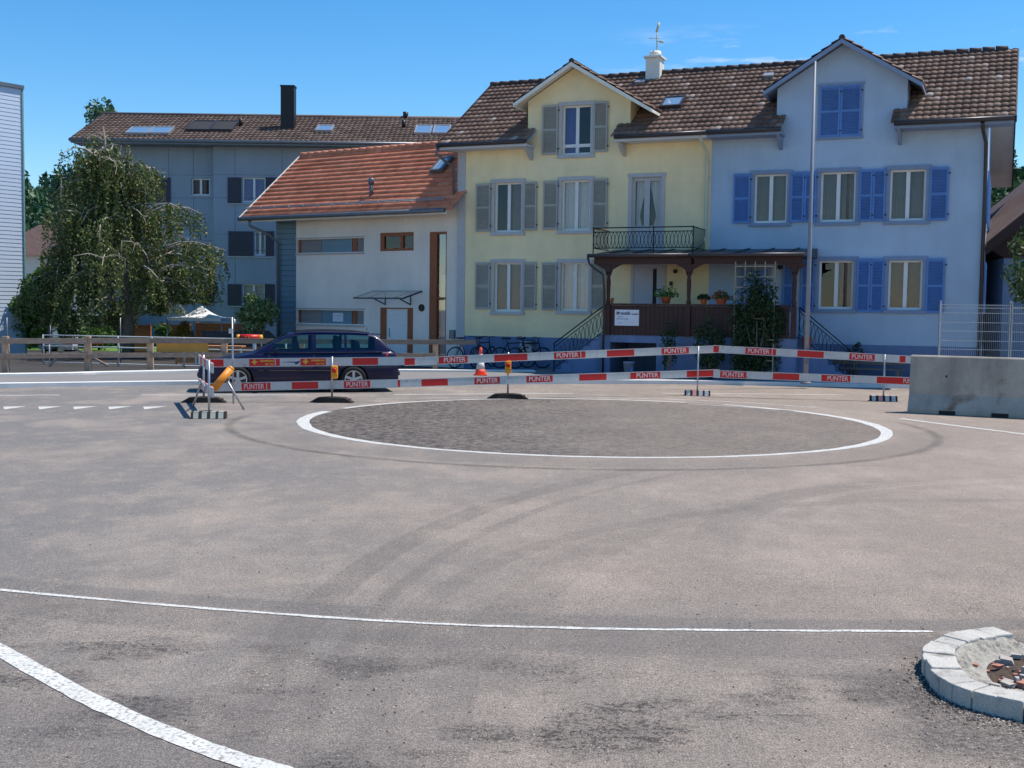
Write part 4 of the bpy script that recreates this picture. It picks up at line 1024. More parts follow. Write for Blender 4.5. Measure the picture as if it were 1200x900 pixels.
# bench in front of blue plinth (low dark timber)
bn = thing('garden_bench', 'low dark wooden bench against the blue plinth behind the barrier', 'bench', FA.o + FA.d * 13.2 + FA.n * -.6, FA.rz)
for k in range(3): box('seat_board', 'weather', -1.2, 1.2, -.25 + k * .15, -.12 + k * .15, .42, .46, bn)
for x in (-1.0, 1.0): box('leg', 'weather', x - .04, x + .04, -.22, .16, .12, .42, bn)
box('backrest', 'weather', -1.2, 1.2, .22, .26, .55, .75, bn)
# sign on the balustrade
sg = tag(box('company_sign', 'signwhite', 0, .76, -.012, .0, -.24, .24), 'small white company sign with dark blue lettering on the brown porch boards', 'sign')
sg.location = FA.o + FA.d * 6.08 + FA.n * -2.165 + Vector((0, 0, 1.83)); sg.rotation_euler = (0, 0, FA.rz)
text('lettering', 'Metratik', .135, 'darktext', sg, front_at(.27, -.0145, .13), bold=.004, sx_=.95); text('lettering', 'GmbH', .08, 'darktext', sg, front_at(.64, -.0145, .11), bold=.002)
text('lettering', 'Heizung', .055, 'palebluetext', sg, front_at(.18, -.0145, .03)); text('lettering', '079 411 52 30', .06, 'darktext', sg, front_at(.24, -.0145, -.04))
text('lettering', 'Sanitär', .05, 'palebluetext', sg, front_at(.18, -.0145, -.16)); text('lettering', 'Service', .07, 'pinktext', sg, front_at(.55, -.0145, -.14))

# ================================================================== WHITE HOUSE (red roof)
FW = Frame(-8.2118, 43.7019, 33)
wh = thing('white_house', 'low white rendered house with orange red tiled roof and timber windows', 'house', FW.o, FW.rz)
WE, WEY = 5.36, -.85; WRY, WRZ = 2.5, 8.1
wl = math.hypot(WRY - WEY, WRZ - WE); WV = Vector((0, WRY - WEY, WRZ - WE)) / wl; WN = UU.cross(WV)
# openings (all px measured)
band_up = (0.0, 3.36, 4.02, 4.57); wood_w = (4.08, 5.60, 4.05, 4.70); tall = (6.30, 7.04, .15, 4.68); band_lo = (0.0, 3.37, 1.38, 1.95); wdoor = (4.10, 5.60, .12, 2.04)
WT = 5.62
wall('wall', 'whitewall', wh, [(0, 7.75, 0, WT)], [(.03, 3.33, 4.05, 4.54), wood_w, tall, (.03, 3.34, 1.42, 1.91), wdoor], depth=.3)
b = B(); b.face([(7.75, 0, 0), (7.75, 6, 0), (7.75, 6, 5.4), (7.75, WRY, WRZ - .1), (7.75, 0, WT)]); b.face([(-1.2, 6, 0), (-1.2, 6, 5.4), (7.75, 6, 5.4), (7.75, 6, 0)]); b.build('rear_wall', 'whitewall', wh, fixn=False)
b = B(); z = 0.0
while z < WT - .05: b.box(-1.22, -.02, .18, .24, z + .006, min(z + .19, WT)); z += .2
b.box(-1.2, 0, .24, .3, 0, WT); b.face([(-1.2, .24, 0), (-1.2, .24, WT), (-1.2, WRY, WRZ - .1), (-1.2, 6, 5.4), (-1.2, 6, 0)])
b.build('siding', 'bluesiding', wh, fixn=False)
def band(x0, x1, z0, z1, note):
    b = B(); b.box(x0 - .02, x1 + .02, -.02, .0, z1, z1 + .04); b.box(x0 - .02, x1 + .02, -.05, .0, z0 - .05, z0); w = b.build('window', 'palewood', wh)
    for xa, xb in ((x0, x0 + .10), (2.68, 2.88)): box('timber_post', 'orangewood', xa + .035, xb + .035, .10, .16, z0 + .03, z1 - .03, w)
    for xa, xb in ((x0 + .14, 1.17), (2.92, x1 - .05)):
        b = B(); z = z0 + .04
        while z < z1 - .05:
            b.obox(Vector(((xa + xb) / 2, .14, z + .02)), UU, Vector((0, .8, .6)), Vector((0, -.6, .8)), (xb - xa) / 2, .03, .004); z += .045
        b.build('blind', 'palewood', w)
    b = B(); b.box(1.20, 2.67, .12, .16, z0 + .03, z1 - .03); b.build('panel', mat('blue_grey_panel', (.17, .27, .33), .5), w)
    if note:
        b = B(); b.box(1.75, 2.25, .112, .118, z0 + .12, z1 - .13); b.build('notice', 'signwhite', w)
        text('lettering', 'Ordination', .075, 'palebluetext', w, front_at(2.0, .1105, (z0 + z1) / 2 + .05, 0), extrude=.0008); text('lettering', 'Tel. 052 318', .06, 'palebluetext', w, front_at(2.0, .1105, (z0 + z1) / 2 - .06, 0), extrude=.0008)
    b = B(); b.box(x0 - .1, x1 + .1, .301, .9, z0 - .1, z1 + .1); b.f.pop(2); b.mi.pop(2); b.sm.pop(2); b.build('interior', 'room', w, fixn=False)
band(0.0, 3.36, 4.02, 4.57, False); band(0.0, 3.37, 1.38, 1.95, True)
x0, x1, z0, z1 = wood_w
b = B(); b.box(x0, x0 + .16, .03, .12, z0, z1); b.box(x1 - .06, x1, .03, .12, z0, z1); b.box(x0 + .16, x1 - .06, .03, .12, z1 - .12, z1); b.box(x0 + .16, x1 - .06, .03, .12, z0, z0 + .09); b.box(4.98, 5.1, .03, .11, z0 + .09, z1 - .12)
w = b.build('window', 'orangewood', wh); b = B(); b.face([(x0, .09, z0), (x1, .09, z0), (x1, .09, z1), (x0, .09, z1)]); b.build('glass', 'glass', w, fixn=False)
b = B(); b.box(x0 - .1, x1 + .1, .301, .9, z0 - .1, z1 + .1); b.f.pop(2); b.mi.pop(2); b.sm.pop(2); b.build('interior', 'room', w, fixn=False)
x0, x1, z0, z1 = tall
b = B(); b.box(x0, x0 + .30, .02, .14, z0, z1); b.box(x1 - .05, x1, .02, .14, z0, z1); b.box(x0 + .3, x1 - .05, .02, .14, z1 - .08, z1); b.box(x0 + .3, x1 - .05, .05, .12, 2.35, 2.42)
w = b.build('tall_window', 'orangewood', wh); b = B(); b.face([(x0, .10, z0), (x1, .10, z0), (x1, .10, z1), (x0, .10, z1)]); b.build('glass', glassmat('pale_glass', (.75, .85, .9), .25), w, fixn=False)
b = B(); curtain(b, x0 + .3, x1 - .05, .25, z0, 3.2, 4); b.build('curtain', 'curt', w, fixn=False)
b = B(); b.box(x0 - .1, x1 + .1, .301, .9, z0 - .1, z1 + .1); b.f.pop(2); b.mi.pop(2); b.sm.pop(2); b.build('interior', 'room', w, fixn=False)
x0, x1, z0, z1 = wdoor
b = B(); b.box(x0, x0 + .25, .02, .12, z0, z1 - .04); b.box(x1 - .27, x1, .02, .12, z0, z1 - .04); b.box(x0, x1, .02, .12, z1 - .04, z1)
d = b.build('front_door', 'orangewood', wh); box('door_leaf', 'sash', x0 + .25, x1 - .27, .06, .12, z0, z1 - .04, d)
b = B(); b.tube([(x0 + .4, .03, 1.0), (x0 + .4, .03, 1.3)], .013, 6); b.build('handle', 'steel', d)
# glass canopy
b = B(); b.bar((3.75, -.02, 2.62), (6.0, -.02, 2.62), .05, .05); b.bar((3.75, -1.05, 2.36), (6.0, -1.05, 2.36), .05, .05)
for x in (3.77, 5.98): b.bar((x, -.02, 2.62), (x, -1.05, 2.36), .04, .05)
for x in (4.35, 5.5): b.bar((x, -.02, 2.15), (x, -.8, 2.40), .03, .04); b.bar((x, -.02, 2.15), (x, -.02, 2.6), .03, .03); b.bar((x, -.02, 2.6), (x, -1.05, 2.36), .03, .03)
cn = b.build('canopy', 'zinc', wh); b = B(); b.face([(3.78, -.02, 2.65), (5.97, -.02, 2.65), (5.97, -1.05, 2.39), (3.78, -1.05, 2.39)]); b.build('canopy_glass', 'glass', cn, fixn=False)
b = B(); b.lathe([(.10, -.06), (.13, -.03), (.13, -.003)], (5.98, 0, 2.05), 14, 'y'); b.build('wall_lamp', 'iron', wh)
box('letter_box', 'gutgrey', 7.25, 7.45, -.10, -.002, 1.0, 1.3, wh)
nU = int(round(10.0 / .25))
roof_sheet('roof', wh, (-2.1, WEY, WE), UU, WV, 40, int(round(wl / .29)), .25, wl / int(round(wl / .29)), 'redtiles', amp=.004, lift=.035, flat=False, k=4)
Wb = Vector((0, -WV.y, WV.z)); n2 = 13; P = Vector((7.9, WRY, WRZ)) - Wb * (n2 * .32)
roof_sheet('rear_roof', wh, P, -UU, Wb, 40, n2, .25, .32, 'redtiles', amp=.012, lift=.055, k=4)
b = B()
for i in range(26): b.tube([(-2.1 + i * .385, WRY, WRZ + .03), (-2.1 + i * .385 + .375, WRY, WRZ + .02)], [.11, .095], 10)
b.build('ridge_tiles', 'redtiles', wh, fixn=False)
b = B(); b.face([(-2.06, WEY + .03, WE - .03), (7.9, WEY + .03, WE - .03), (7.9, WRY, WRZ - .05), (-2.06, WRY, WRZ - .05)]); b.face([(-2.06, 6.6, WE - .6), (7.9, 6.6, WE - .6), (7.9, WRY, WRZ - .05), (-2.06, WRY, WRZ - .05)])
b.box(-2.06, 7.6, WEY + .03, WEY + .07, WE - .16, WE - .03); b.build('roof_boarding', 'cream', wh, fixn=False)
b = B(); b.tube([(-2.12, WEY - .05, WE - .04), (7.6, WEY - .05, WE - .04)], .075, 10); b.build('gutter', 'gutgrey', wh)
b = B(); b.bar((-2.1, WEY, WE - .04), (-2.1, WRY, WRZ - .03), .04, .16); b.build('barge_board', 'cream', wh)
pipe('downpipe', wh, [(-1.55, WEY - .05, WE - .1), (-1.55, WEY - .03, WE - .3), (-1.1, -.3, WE - .62), (-.98, -.08 + .1, WE - .9), (-.98, .1, .1)], .05, 'gutgrey')
b = B()   # snow guard
P0w = Vector((0, WEY, WE)); 
for vv in (.36, .45): 
    a = P0w + WV * vv + WN * .16; b.tube([a + UU * -2.0, a + UU * 7.4], .014, 6)
for i in range(14): a = P0w + WV * .40 + UU * (-1.9 + i * .71); b.bar(a, a + WN * .22, .02, .05)
b.build('snow_guard', 'steel', wh)
P0w = P0w + WN * .05
skylight(wh, FW, [(506, 202), (519, 202), (531, 187), (518, 187)], P0w, UU, WV, WN)
c = FW.onplane(435, 227, P0w, WN); b = B(); b.tube([c - Vector((0, 0, .1)), c + Vector((0, 0, .38))], .07, 10); b.lathe([(.11, .34), (.11, .52), (.07, .56)], tuple(c), 12); b.build('vent_pipe', 'gutgrey', wh)

# ================================================================== APARTMENT BUILDING
FB = Frame(-17.0, 58.0, 0)
ap = thing('apartment_building', 'long grey blue apartment building with brown tiled roof behind the tree', 'building', FB.o, FB.rz)
def hb(x, y, off=0): return FB.hit(x, y, off)
AE, AEY, ARY, ARZ = 10.1, -.9, 3.6, 12.0; al = math.hypot(ARY - AEY, ARZ - AE); AV = Vector((0, ARY - AEY, ARZ - AE)) / al; AN = UU.cross(AV)
rects = []
def rect(xa, ya, xb, yb, off=0):
    a = hb(xa, ya, off); c = hb(xb, yb, off); return (a[0], c[0], c[1], a[1])
w3 = [(285, 208, 311, 236), (224, 209, 246, 229)]; 
wins = [rect(284, 208, 311, 237), rect(298, 271, 311, 299), rect(284, 333, 310, 357), rect(352, 210, 378, 237)]
smallw = rect(224, 209, 246, 229, .45)
holes = wins
wall('wall', 'aptwall', ap, [(1.97, 17, 0, AE + .2)], holes)
wall('wall', 'aptwall', ap, [(-4.1, 1.97, 0, AE + .2)], [smallw], y=.45)
b = B(); b.face([(1.97, 0, 0), (1.97, .45, 0), (1.97, .45, AE), (1.97, 0, AE)]); b.face([(-4.1, .45, 0), (-4.1, 8.5, 0), (-4.1, 8.5, AE), (-4.1, 3.6, ARZ - .1), (-4.1, .45, AE + .2)]); b.face([(17, 0, 0), (17, 8.5, 0), (17, 8.5, AE), (17, 3.6, ARZ - .1), (17, 0, AE + .2)]); b.face([(-4.1, 8.5, 0), (17, 8.5, 0), (17, 8.5, AE), (-4.1, 8.5, AE)])
b.build('side_wall', 'aptwall', ap, fixn=False)
b = B()
for x in (3.05, 5.4, 8.0, 10.5, 13): b.box(x - .012, x + .012, -.008, -.001, .2, AE - .2)
for z in (2.6, 4.8, 5.6, 7.4, 8.55): b.box(1.99, 16.9, -.006, -.001, z - .01, z + .01)
for x in (-2.8, -.4, .85): b.box(x - .012, x + .012, .442, .449, .2, AE - .2)
for z in (2.6, 5.3, 7.4, 8.55): b.box(-4.05, 1.95, .443, .449, z - .01, z + .01)
b.build('panel_joints', 'gutgrey', ap)
def aptwin(r, y=0, cm='curtgrey', md='right'):
    window(ap, *r, 'whitebarge', y=y, surround=False, curt=cm, mode=md)
for i, r in enumerate(wins): aptwin(r, cm='bluecurt' if i == 0 else 'curt', md=('full', 'parted', 'full', 'full')[i])
aptwin(smallw, .45, 'bluecurt', 'none')
for q, off in (((267, 208, 283, 238), 0), ((311.5, 208, 327, 238), 0), ((268, 271, 297, 300), 0), ((311.5, 271, 321, 300), 0), ((267, 333, 283, 358), 0), ((310.5, 333, 322, 358), 0), ((180, 208, 200, 237), .45)):
    r = rect(*q, off); b = B(); y = off - .06
    b.box(r[0], r[1], y, y + .05, r[2], r[3])
    o = b.build('sliding_shutter', 'aptdark', ap)
for q in ((267, 238.5, 328, 240), (268, 300.5, 321, 302), (267, 358.5, 322, 360)):
    r = rect(*q); box('sill', 'whitebarge', r[0], r[1], -.09, -.001, r[2], r[3], ap)
roof_sheet('roof', ap, (-4.85, AEY, AE), UU, AV, 88, int(al / .36) + 1, .25, al / (int(al / .36) + 1), 'browntiles', amp=.035, lift=.04, k=4)
Ab = Vector((0, -AV.y, AV.z)); P = Vector((17.15, ARY, ARZ)) - Ab * (16 * .36)
roof_sheet('rear_roof', ap, P, -UU, Ab, 88, 16, .25, .36, 'browntiles', amp=.035, k=3)
b = B(); b.tube([(-4.85, ARY, ARZ + .02), (17.15, ARY, ARZ + .02)], .12, 8); b.build('ridge_tiles', 'browntiles', ap)
b = B(); b.box(-4.8, 17.1, AEY + .02, .5, AE - .17, AE - .12); b.box(-4.8, 17.1, AEY + .0, AEY + .04, AE - .2, AE - .04); b.face([(-4.8, AEY, AE - .04), (17.1, AEY, AE - .04), (17.1, ARY, ARZ - .05), (-4.8, ARY, ARZ - .05)]); b.face([(-4.8, 9.3, ARZ - 5.7 * .42), (17.1, 9.3, ARZ - 5.7 * .42), (17.1, ARY, ARZ - .05), (-4.8, ARY, ARZ - .05)]); b.build('eaves', 'gutgrey', ap, fixn=False)
b = B(); b.tube([(-4.85, AEY - .05, AE - .05), (17.1, AEY - .05, AE - .05)], .08, 8); b.build('gutter', 'gutgrey', ap)
P0a = Vector((0, AEY, AE)) + AN * .05
for q, dk in (((153, 151, 174, 158), 0), ((177, 151, 198, 158), 0), ((225, 144, 247, 154), 1), ((250, 144, 272, 154), 1), ((371, 149, 389, 155), 0), ((486, 149, 505, 158), 0), ((507, 149, 527, 158), 0)):
    skylight(ap, FB, [(q[0], q[3]), (q[2], q[3]), (q[2] - 2, q[1]), (q[0] + 2, q[1])], P0a, UU, AV, AN, 'steel' if not dk else 'gutter', dark=bool(dk))
cc = FB.onplane(338, 149, P0a, AN); b = B(); b.box(cc.x - .34, cc.x + .34, cc.y - .3, cc.y + .3, cc.z - .3, cc.z + 2.0); b.box(cc.x - .37, cc.x + .37, cc.y - .33, cc.y + .33, cc.z + 2.0, cc.z + 2.06); b.build('chimney', 'iron', ap)
for x, y in ((282, 147), (473, 149)):
    c = FB.onplane(x, y, P0a, AN); b = B(); b.tube([c, c + Vector((0, 0, .35))], .1, 8); b.build('vent_pipe', 'iron', ap)
b = B(); b.tube([(11.2, 3.6, 12.0), (11.2, 3.6, 12.35)], .14, 8); b.build('vent_pipe', 'iron', ap)

# ================================================================== LEFT SIDED BUILDING
FL = Frame(-19.05, 45.0, -53)   # x axis runs away from the camera to the right
lb_ = thing('clapboard_building', 'tall pale building clad in narrow white horizontal siding', 'building', FL.o, FL.rz)
b = B(); z = 0.0; LT = 10.25
while z < LT:
    zz = min(z + .155, LT)
    b.face([(-12, -.010, z), (0.02, -.010, z), (0.02, .0, zz), (-12, .0, zz)]); b.face([(-12, .0, z), (0.02, .0, z), (0.02, -.010, z), (-12, -.010, z)])
    b.face([(.02, -.02, z), (.02, 8, z), (0.0, 8, zz), (0, .0, zz)])
    z += .155
b.face([(-12, 0, 0), (-12, 8, 0), (-12, 8, LT), (-12, 0, LT)]); b.face([(-12, 8, 0), (0, 8, 0), (0, 8, LT), (-12, 8, LT)])
b.build('siding', 'siding', lb_, fixn=False)
box('roof_edge', 'gutgrey', -12.1, .08, -.08, 8.1, LT, LT + .14, lb_); box('corner_trim', mat('green_trim', (.20, .34, .30), .6), 0.0, .06, -.05, .02, 0, LT, lb_)

# ================================================================== NEIGHBOUR HOUSE right edge
FN = Frame(15.45, 36.5, 8)
nh = thing('brown_roofed_house', 'house with dark brown boarded gable beyond the wire mesh fence', 'house', FN.o, FN.rz)
box('wall', 'bluetrim', 0, 7, 0, 6, 0, 3.9, nh)
b = B(); b.prism([(-.55, 4.2), (3.4, 7.6), (7.4, 4.2), (7.0, 3.85), (0, 3.85)], 'y', -.05, 6); b.build('gable', 'brownwood', nh)
b = B(); c45 = (3.9 / math.hypot(3.9, 3.4)); s45 = 3.4 / math.hypot(3.9, 3.4)
b.prism([(-.75, 4.05), (3.4, 7.68), (7.6, 4.05), (7.6, 4.25), (3.4, 7.9), (-.75, 4.25)], 'y', -1.0, 6.5); b.build('roof', 'rednb', nh)
b = B(); b.prism([(-.80, 3.90), (3.4, 7.52), (3.4, 7.92), (-.80, 4.28)], 'y', -1.06, -1.003); b.build('barge_board', 'brownwood', nh)

# far house with red hipped roof behind the tree on the left
fh = thing('far_red_roofed_house', 'distant house with red hipped roof glimpsed between siding building and tree', 'house', (-31.0, 75.0, 0), 0)
box('wall', 'cream', -2.5, 4, 0, 7, 0, 5.2, fh); b = B(); b.face([(-3, -.5, 5.1), (4.5, -.5, 5.1), (2.8, 3.5, 7.3), (-1.2, 3.5, 7.3)]); b.face([(4.5, -.5, 5.1), (4.5, 7.5, 5.1), (2.8, 3.5, 7.3)]); b.face([(-3, 7.5, 5.1), (-3, -.5, 5.1), (-1.2, 3.5, 7.3)]); b.face([(4.5, 7.5, 5.1), (-3, 7.5, 5.1), (-1.2, 3.5, 7.3), (2.8, 3.5, 7.3)]); b.build('roof', 'rednb', fh, fixn=False)
# low flat roofed shed / car port at left
sh = thing('flat_roofed_carport', 'low flat roofed carport behind the green bushes', 'carport', (-22.0, 52.0, 0), 0)
box('roof', 'gutgrey', -5, 3.6, 0, 4.5, 1.62, 1.78, sh); box('roof_trim', 'sash', -5.02, 3.62, -.05, -.003, 1.50, 1.60, sh); 
for x in (-4.5, -.5, 3.4): box('post', 'gutgrey', x - .06, x + .06, .1, .22, 0, 1.62, sh)
box('rear_wall', 'fencedark', -5, 3.6, 4.3, 4.45, 0, 1.6, sh)

# ================================================================== FOLIAGE
def leaves(b, c, s_, rnd, nrm=None):
    c = Vector(c); a = Vector((rnd.gauss(0, 1), rnd.gauss(0, 1), rnd.gauss(0, .7))).normalized(); d = a.orthogonal().normalized()
    d = (Matrix.Rotation(rnd.uniform(0, 6.28), 3, a) @ d); e = a.cross(d)
    l, w = s_ * rnd.uniform(.7, 1.3), s_ * rnd.uniform(.35, .6)
    i = len(b.v)
    b.v += [tuple(c - d * l), tuple(c + e * w), tuple(c + d * l), tuple(c - e * w)]
    b.f.append([i, i + 1, i + 2, i + 3]); b.mi.append(0); b.sm.append(False)
def blob_bush(name, label, loc, rx, ry, rz_, n, size, m, cat='bush', group=None, zc=None, seed=1, trunk=True, clumps=26):
    rnd = random.Random(seed); t = thing(name, label, cat, loc, 0, group)
    b = B(); zc = rz_ if zc is None else zc; cl = []
    for _ in range(clumps):
        v = Vector((rnd.gauss(0, 1), rnd.gauss(0, 1), rnd.gauss(0, 1))).normalized() * rnd.uniform(.45, .95)
        cl.append((Vector((v.x * rx, v.y * ry, zc + v.z * rz_)), rnd.uniform(.22, .42)))
    for k in range(n):
        c, r = cl[rnd.randrange(clumps)]; v = Vector((rnd.gauss(0, 1), rnd.gauss(0, 1), rnd.gauss(0, 1))).normalized() * (rnd.random() ** .4) * r
        p = c + Vector((v.x * rx, v.y * ry, v.z * rz_))
        if p.z < .03: p.z = rnd.uniform(.03, .3)
        leaves(b, p, size, rnd)
    b.build('foliage', m, t, fixn=False)
    if trunk:
        s2 = B()
        for k in range(5):
            a = rnd.uniform(0, 6.28); s2.tube([(0, 0, 0), (rx * .2 * math.cos(a), ry * .2 * math.sin(a), zc * .6), (rx * .5 * math.cos(a), ry * .5 * math.sin(a), zc * 1.1)], [.035, .025, .012], 5)
        s2.build('stem', 'bark', t, fixn=False)
    return t
def weeping_beech():
    rnd = random.Random(11); o = Vector((-14.7, 44.0, 0))
    t = thing('weeping_beech_tree', 'large weeping beech with hanging olive foliage beside the street', 'tree', o)
    tr = B(); tr.tube([(0, 0, 0), (.05, 0, 1.6), (-.1, .05, 3.2), (-.35, 0, 5.2), (-.7, 0, 7.2), (-.85, 0, 8.7)], [.24, .2, .17, .13, .07, .03], 10); tr.build('trunk', 'bark', t)
    lm = B(); lv = B()
    # envelope radius as a function of height and azimuth (wide and low to the right, tall thin top at left)
    def env(z): 
        return 3.3 * min(1, max(.06, (9.0 - z) / 5.2)) ** .85
    def strand(p, ln, out):
        steps = int(ln / .075); q = Vector(p); d = Vector((out.x * .25, out.y * .25, -1)).normalized(); w = Vector((rnd.gauss(0, .1), rnd.gauss(0, .1), 0))
        for k in range(steps):
            q = q + d * .075 + w * .012; d = (d + Vector((rnd.gauss(0, .05), rnd.gauss(0, .05), -.05))).normalized()
            if q.z < (2.15 if q.x > 1.5 else 1.7 if q.x > -.3 else 1.15) - .12 * rnd.random(): break
            for _ in range(2):
                leaves(lv, q + Vector((rnd.gauss(0, .05), rnd.gauss(0, .05), rnd.gauss(0, .04))), .068, rnd)
    nl = 46
    for i in range(nl):
        f = (i + .5) / nl; z0 = 1.9 + 6.5 * f; az = i * 2.399 + rnd.uniform(-.3, .3); r = env(z0) * rnd.choice((.62, .8, .95, 1.12)) * rnd.uniform(.94, 1.06)
        cx = -.9 * f ** 1.5
        dirv = Vector((math.cos(az), math.sin(az), 0)); start = Vector((cx, 0, z0 - .6)); rise = rnd.uniform(.25, 1.0) * (1.2 - .5 * f)
        pts = []
        for k in range(9):
            u = k / 8; zz = z0 - .6 + rise * math.sin(min(u * 1.5, 1.57)) * 1.0 + .3 * u - 1.7 * max(0, u - .5) ** 1.4 * 1.6
            pts.append(start + dirv * (r * u) + Vector((rnd.gauss(0, .04), rnd.gauss(0, .04), zz - start.z)))
        lm.tube(pts, [.06 * (1 - .85 * k / 8) * (1.2 - .5 * f) for k in range(9)], 6, caps=False)
        for _ in range(17):
            u = rnd.uniform(.16, 1) ** .6; k = min(int(u * 8), 7); p = pts[k].lerp(pts[k + 1], u * 8 - k)
            p = p + Vector((rnd.gauss(0, .26), rnd.gauss(0, .26), rnd.gauss(.10, .10)))
            strand(p, rnd.uniform(.7, 2.7) * (.75 + .6 * (1 - f)), dirv * u)
        # twigs fanning from the limb
        for _ in range(3):
            u = rnd.uniform(.4, .95); k = min(int(u * 8), 7); p = pts[k]
            e = p + Vector((rnd.gauss(0, .5), rnd.gauss(0, .5), rnd.uniform(-.2, .25))); g_ = e + Vector((rnd.gauss(0, .15), rnd.gauss(0, .15), -rnd.uniform(.3, 1)))
            lm.tube([p, p.lerp(e, .5) + Vector((0, 0, .12)), e, g_], [.022, .016, .010, .004], 5, caps=False)
            for _k in range(3): strand(e.lerp(p, rnd.random() * .5), rnd.uniform(.5, 1.6), dirv)
    # long reaching limb to the right and low skirts
    for (ex, ez, r0, hang) in ((3.55, 4.5, 4.2, 1.5), (3.2, 3.6, 3.4, 1.6), (2.6, 5.9, 5.6, 1.4), (-2.6, 4.3, 4.0, 1.5), (-2.2, 5.6, 5.2, 1.4), (-1.7, 7.9, 7.6, 1.2), (2.9, 3.0, 2.8, 1.2), (-2.7, 3.2, 3.0, 1.2), (1.0, 7.4, 7.0, 1.3)):
        for yy in (-1.4, -.4, .7):
            s0 = Vector((0 if ex > 0 else -.4, 0, r0 - .9)); e = Vector((ex + rnd.gauss(0, .12), yy + rnd.gauss(0, .2), ez - .35))
            mid = s0.lerp(e, .6) + Vector((0, 0, .55)); pts = [s0, s0.lerp(mid, .5) + Vector((0, 0, .2)), mid, mid.lerp(e, .5) + Vector((0, 0, .12)), e]
            lm.tube(pts, [.06, .05, .04, .025, .01], 6, caps=False)
            for _ in range(22):
                u = rnd.uniform(.2, 1); k = min(int(u * 4), 3); p = pts[k].lerp(pts[k + 1], u * 4 - k) + Vector((rnd.gauss(0, .12), rnd.gauss(0, .25), rnd.gauss(0, .06)))
                strand(p, rnd.uniform(.4, hang), Vector((1 if ex > 0 else -1, 0, 0)))
    lm.build('limbs', 'palebark', t, fixn=False); lv.build('crown', 'leafbeech', t, fixn=False)
weeping_beech()
# two slim trunks at the back left (separate small tree under the beech)
def small_tree(name, label, loc, h, r, m, n, seed, size=.1, low=.5, bark='bark', group=None):
    rnd = random.Random(seed); t = thing(name, label, 'tree', loc, 0, group)
    b = B(); b.tube([(0, 0, 0), (.05, .02, h * .4), (-.05, 0, h * .75), (0, 0, h * .97)], [.03 + h * .018, .02 + h * .014, .05, .015], 8)
    b.build('trunk', bark, t); cr = B(); li = B()
    for i in range(26):
        f = rnd.uniform(0, 1); z = h * (low + (1 - low) * f); az = rnd.uniform(0, 6.28); rr = r * math.sin(PI * min(.98, .25 + .75 * f)) ** .7 * rnd.uniform(.6, 1.05)
        c = Vector((math.cos(az) * rr, math.sin(az) * rr, z)); li.tube([(0, 0, z - .25 * rr), c * .5 + Vector((0, 0, z * .5)), c], [.04, .025, .008], 5, caps=False)
        for _ in range(n // 26):
            v = Vector((rnd.gauss(0, 1), rnd.gauss(0, 1), rnd.gauss(0, .8))).normalized() * rnd.random() ** .4 * r * .42
            leaves(cr, c + v, size, rnd)
    li.build('limbs', bark, t, fixn=False); cr.build('crown', m, t, fixn=False)
    return t
small_tree('conifer_tree', 'dark green tree rising behind the roof of the apartment building', (-25.2, 70.0, 0), 14.0, 2.3, 'leafforest', 5200, 21, .16, .3)
small_tree('garden_tree', 'bright green leafy tree in front of the pale siding building', (-18.4, 45.2, 0), 3.2, 1.0, 'leafgreen', 9000, 22, .085, .22)
blob_bush('hedge_bush', 'bright green rounded bush, largest of the three before the carport', (-21.3, 50.8, 0), .9, .7, .75, 1800, .07, 'leafgreen', seed=3, group='bushes before the carport')
blob_bush('hedge_bush', 'bright green rounded bush, middle one of the three before the carport', (-19.6, 50.6, 0), .8, .6, .68, 1600, .07, 'leafgreen', seed=4, group='bushes before the carport')
blob_bush('hedge_bush', 'smallest green bush before the carport, nearest the beech', (-18.1, 50.4, 0), .65, .6, .62, 1400, .07, 'leafgreen', seed=5, group='bushes before the carport')
blob_bush('flowering_shrub', 'pale green flowering shrub between the tent and the white house', (-9.35, 42.5, 0), .80, .8, .85, 3600, .07, 'leafpale', seed=6, zc=1.7)
blob_bush('climbing_shrub', 'dark green climber hanging over the middle of the orange fence', (-14.1, 46.6, 0), .45, .3, .75, 1000, .06, 'leafgreen', seed=7)
blob_bush('yellow_shrub', 'yellow leaved shrub beside the white party tent', (-13.1, 45.8, 0), .45, .35, .8, 1000, .055, 'leafyellow', seed=8)
blob_bush('rose_bush', 'dark green leafy bush in front of the brown balustrade', FA.o + FA.d * 9.15 + FA.n * -2.75, .48, .35, 1.0, 1700, .05, 'leafdark', seed=9)
blob_bush('climbing_plant', 'dark leafy climber growing up the pale porch trellis', FA.o + FA.d * 10.45 + FA.n * -2.42, .80, .22, 1.62, 5600, .055, 'leafdark', seed=10, clumps=44)
blob_bush('potted_shrub', 'thin dark shrub in front of the brown boards beside the opening under the porch', FA.o + FA.d * 7.9 + FA.n * -2.6, .28, .25, .95, 500, .05, 'leafdark', seed=12)
blob_bush('side_bush', 'dense green bush behind the wire fence at the right', (16.4, 33.6, 0), .9, .7, 1.05, 3400, .06, 'leafmid', seed=13)
blob_bush('plinth_plant', 'small spiky plant at the foot of the blue wall', FA.o + FA.d * 12.95 + FA.n * -.35, .22, .15, .38, 160, .06, 'leafdark', seed=14, zc=.85)
small_tree('street_tree', 'broad leaved tree in front of the brown boarded gable', (15.5, 32.4, 0), 4.9, 1.45, 'leafmid', 4600, 25, .09, .5)

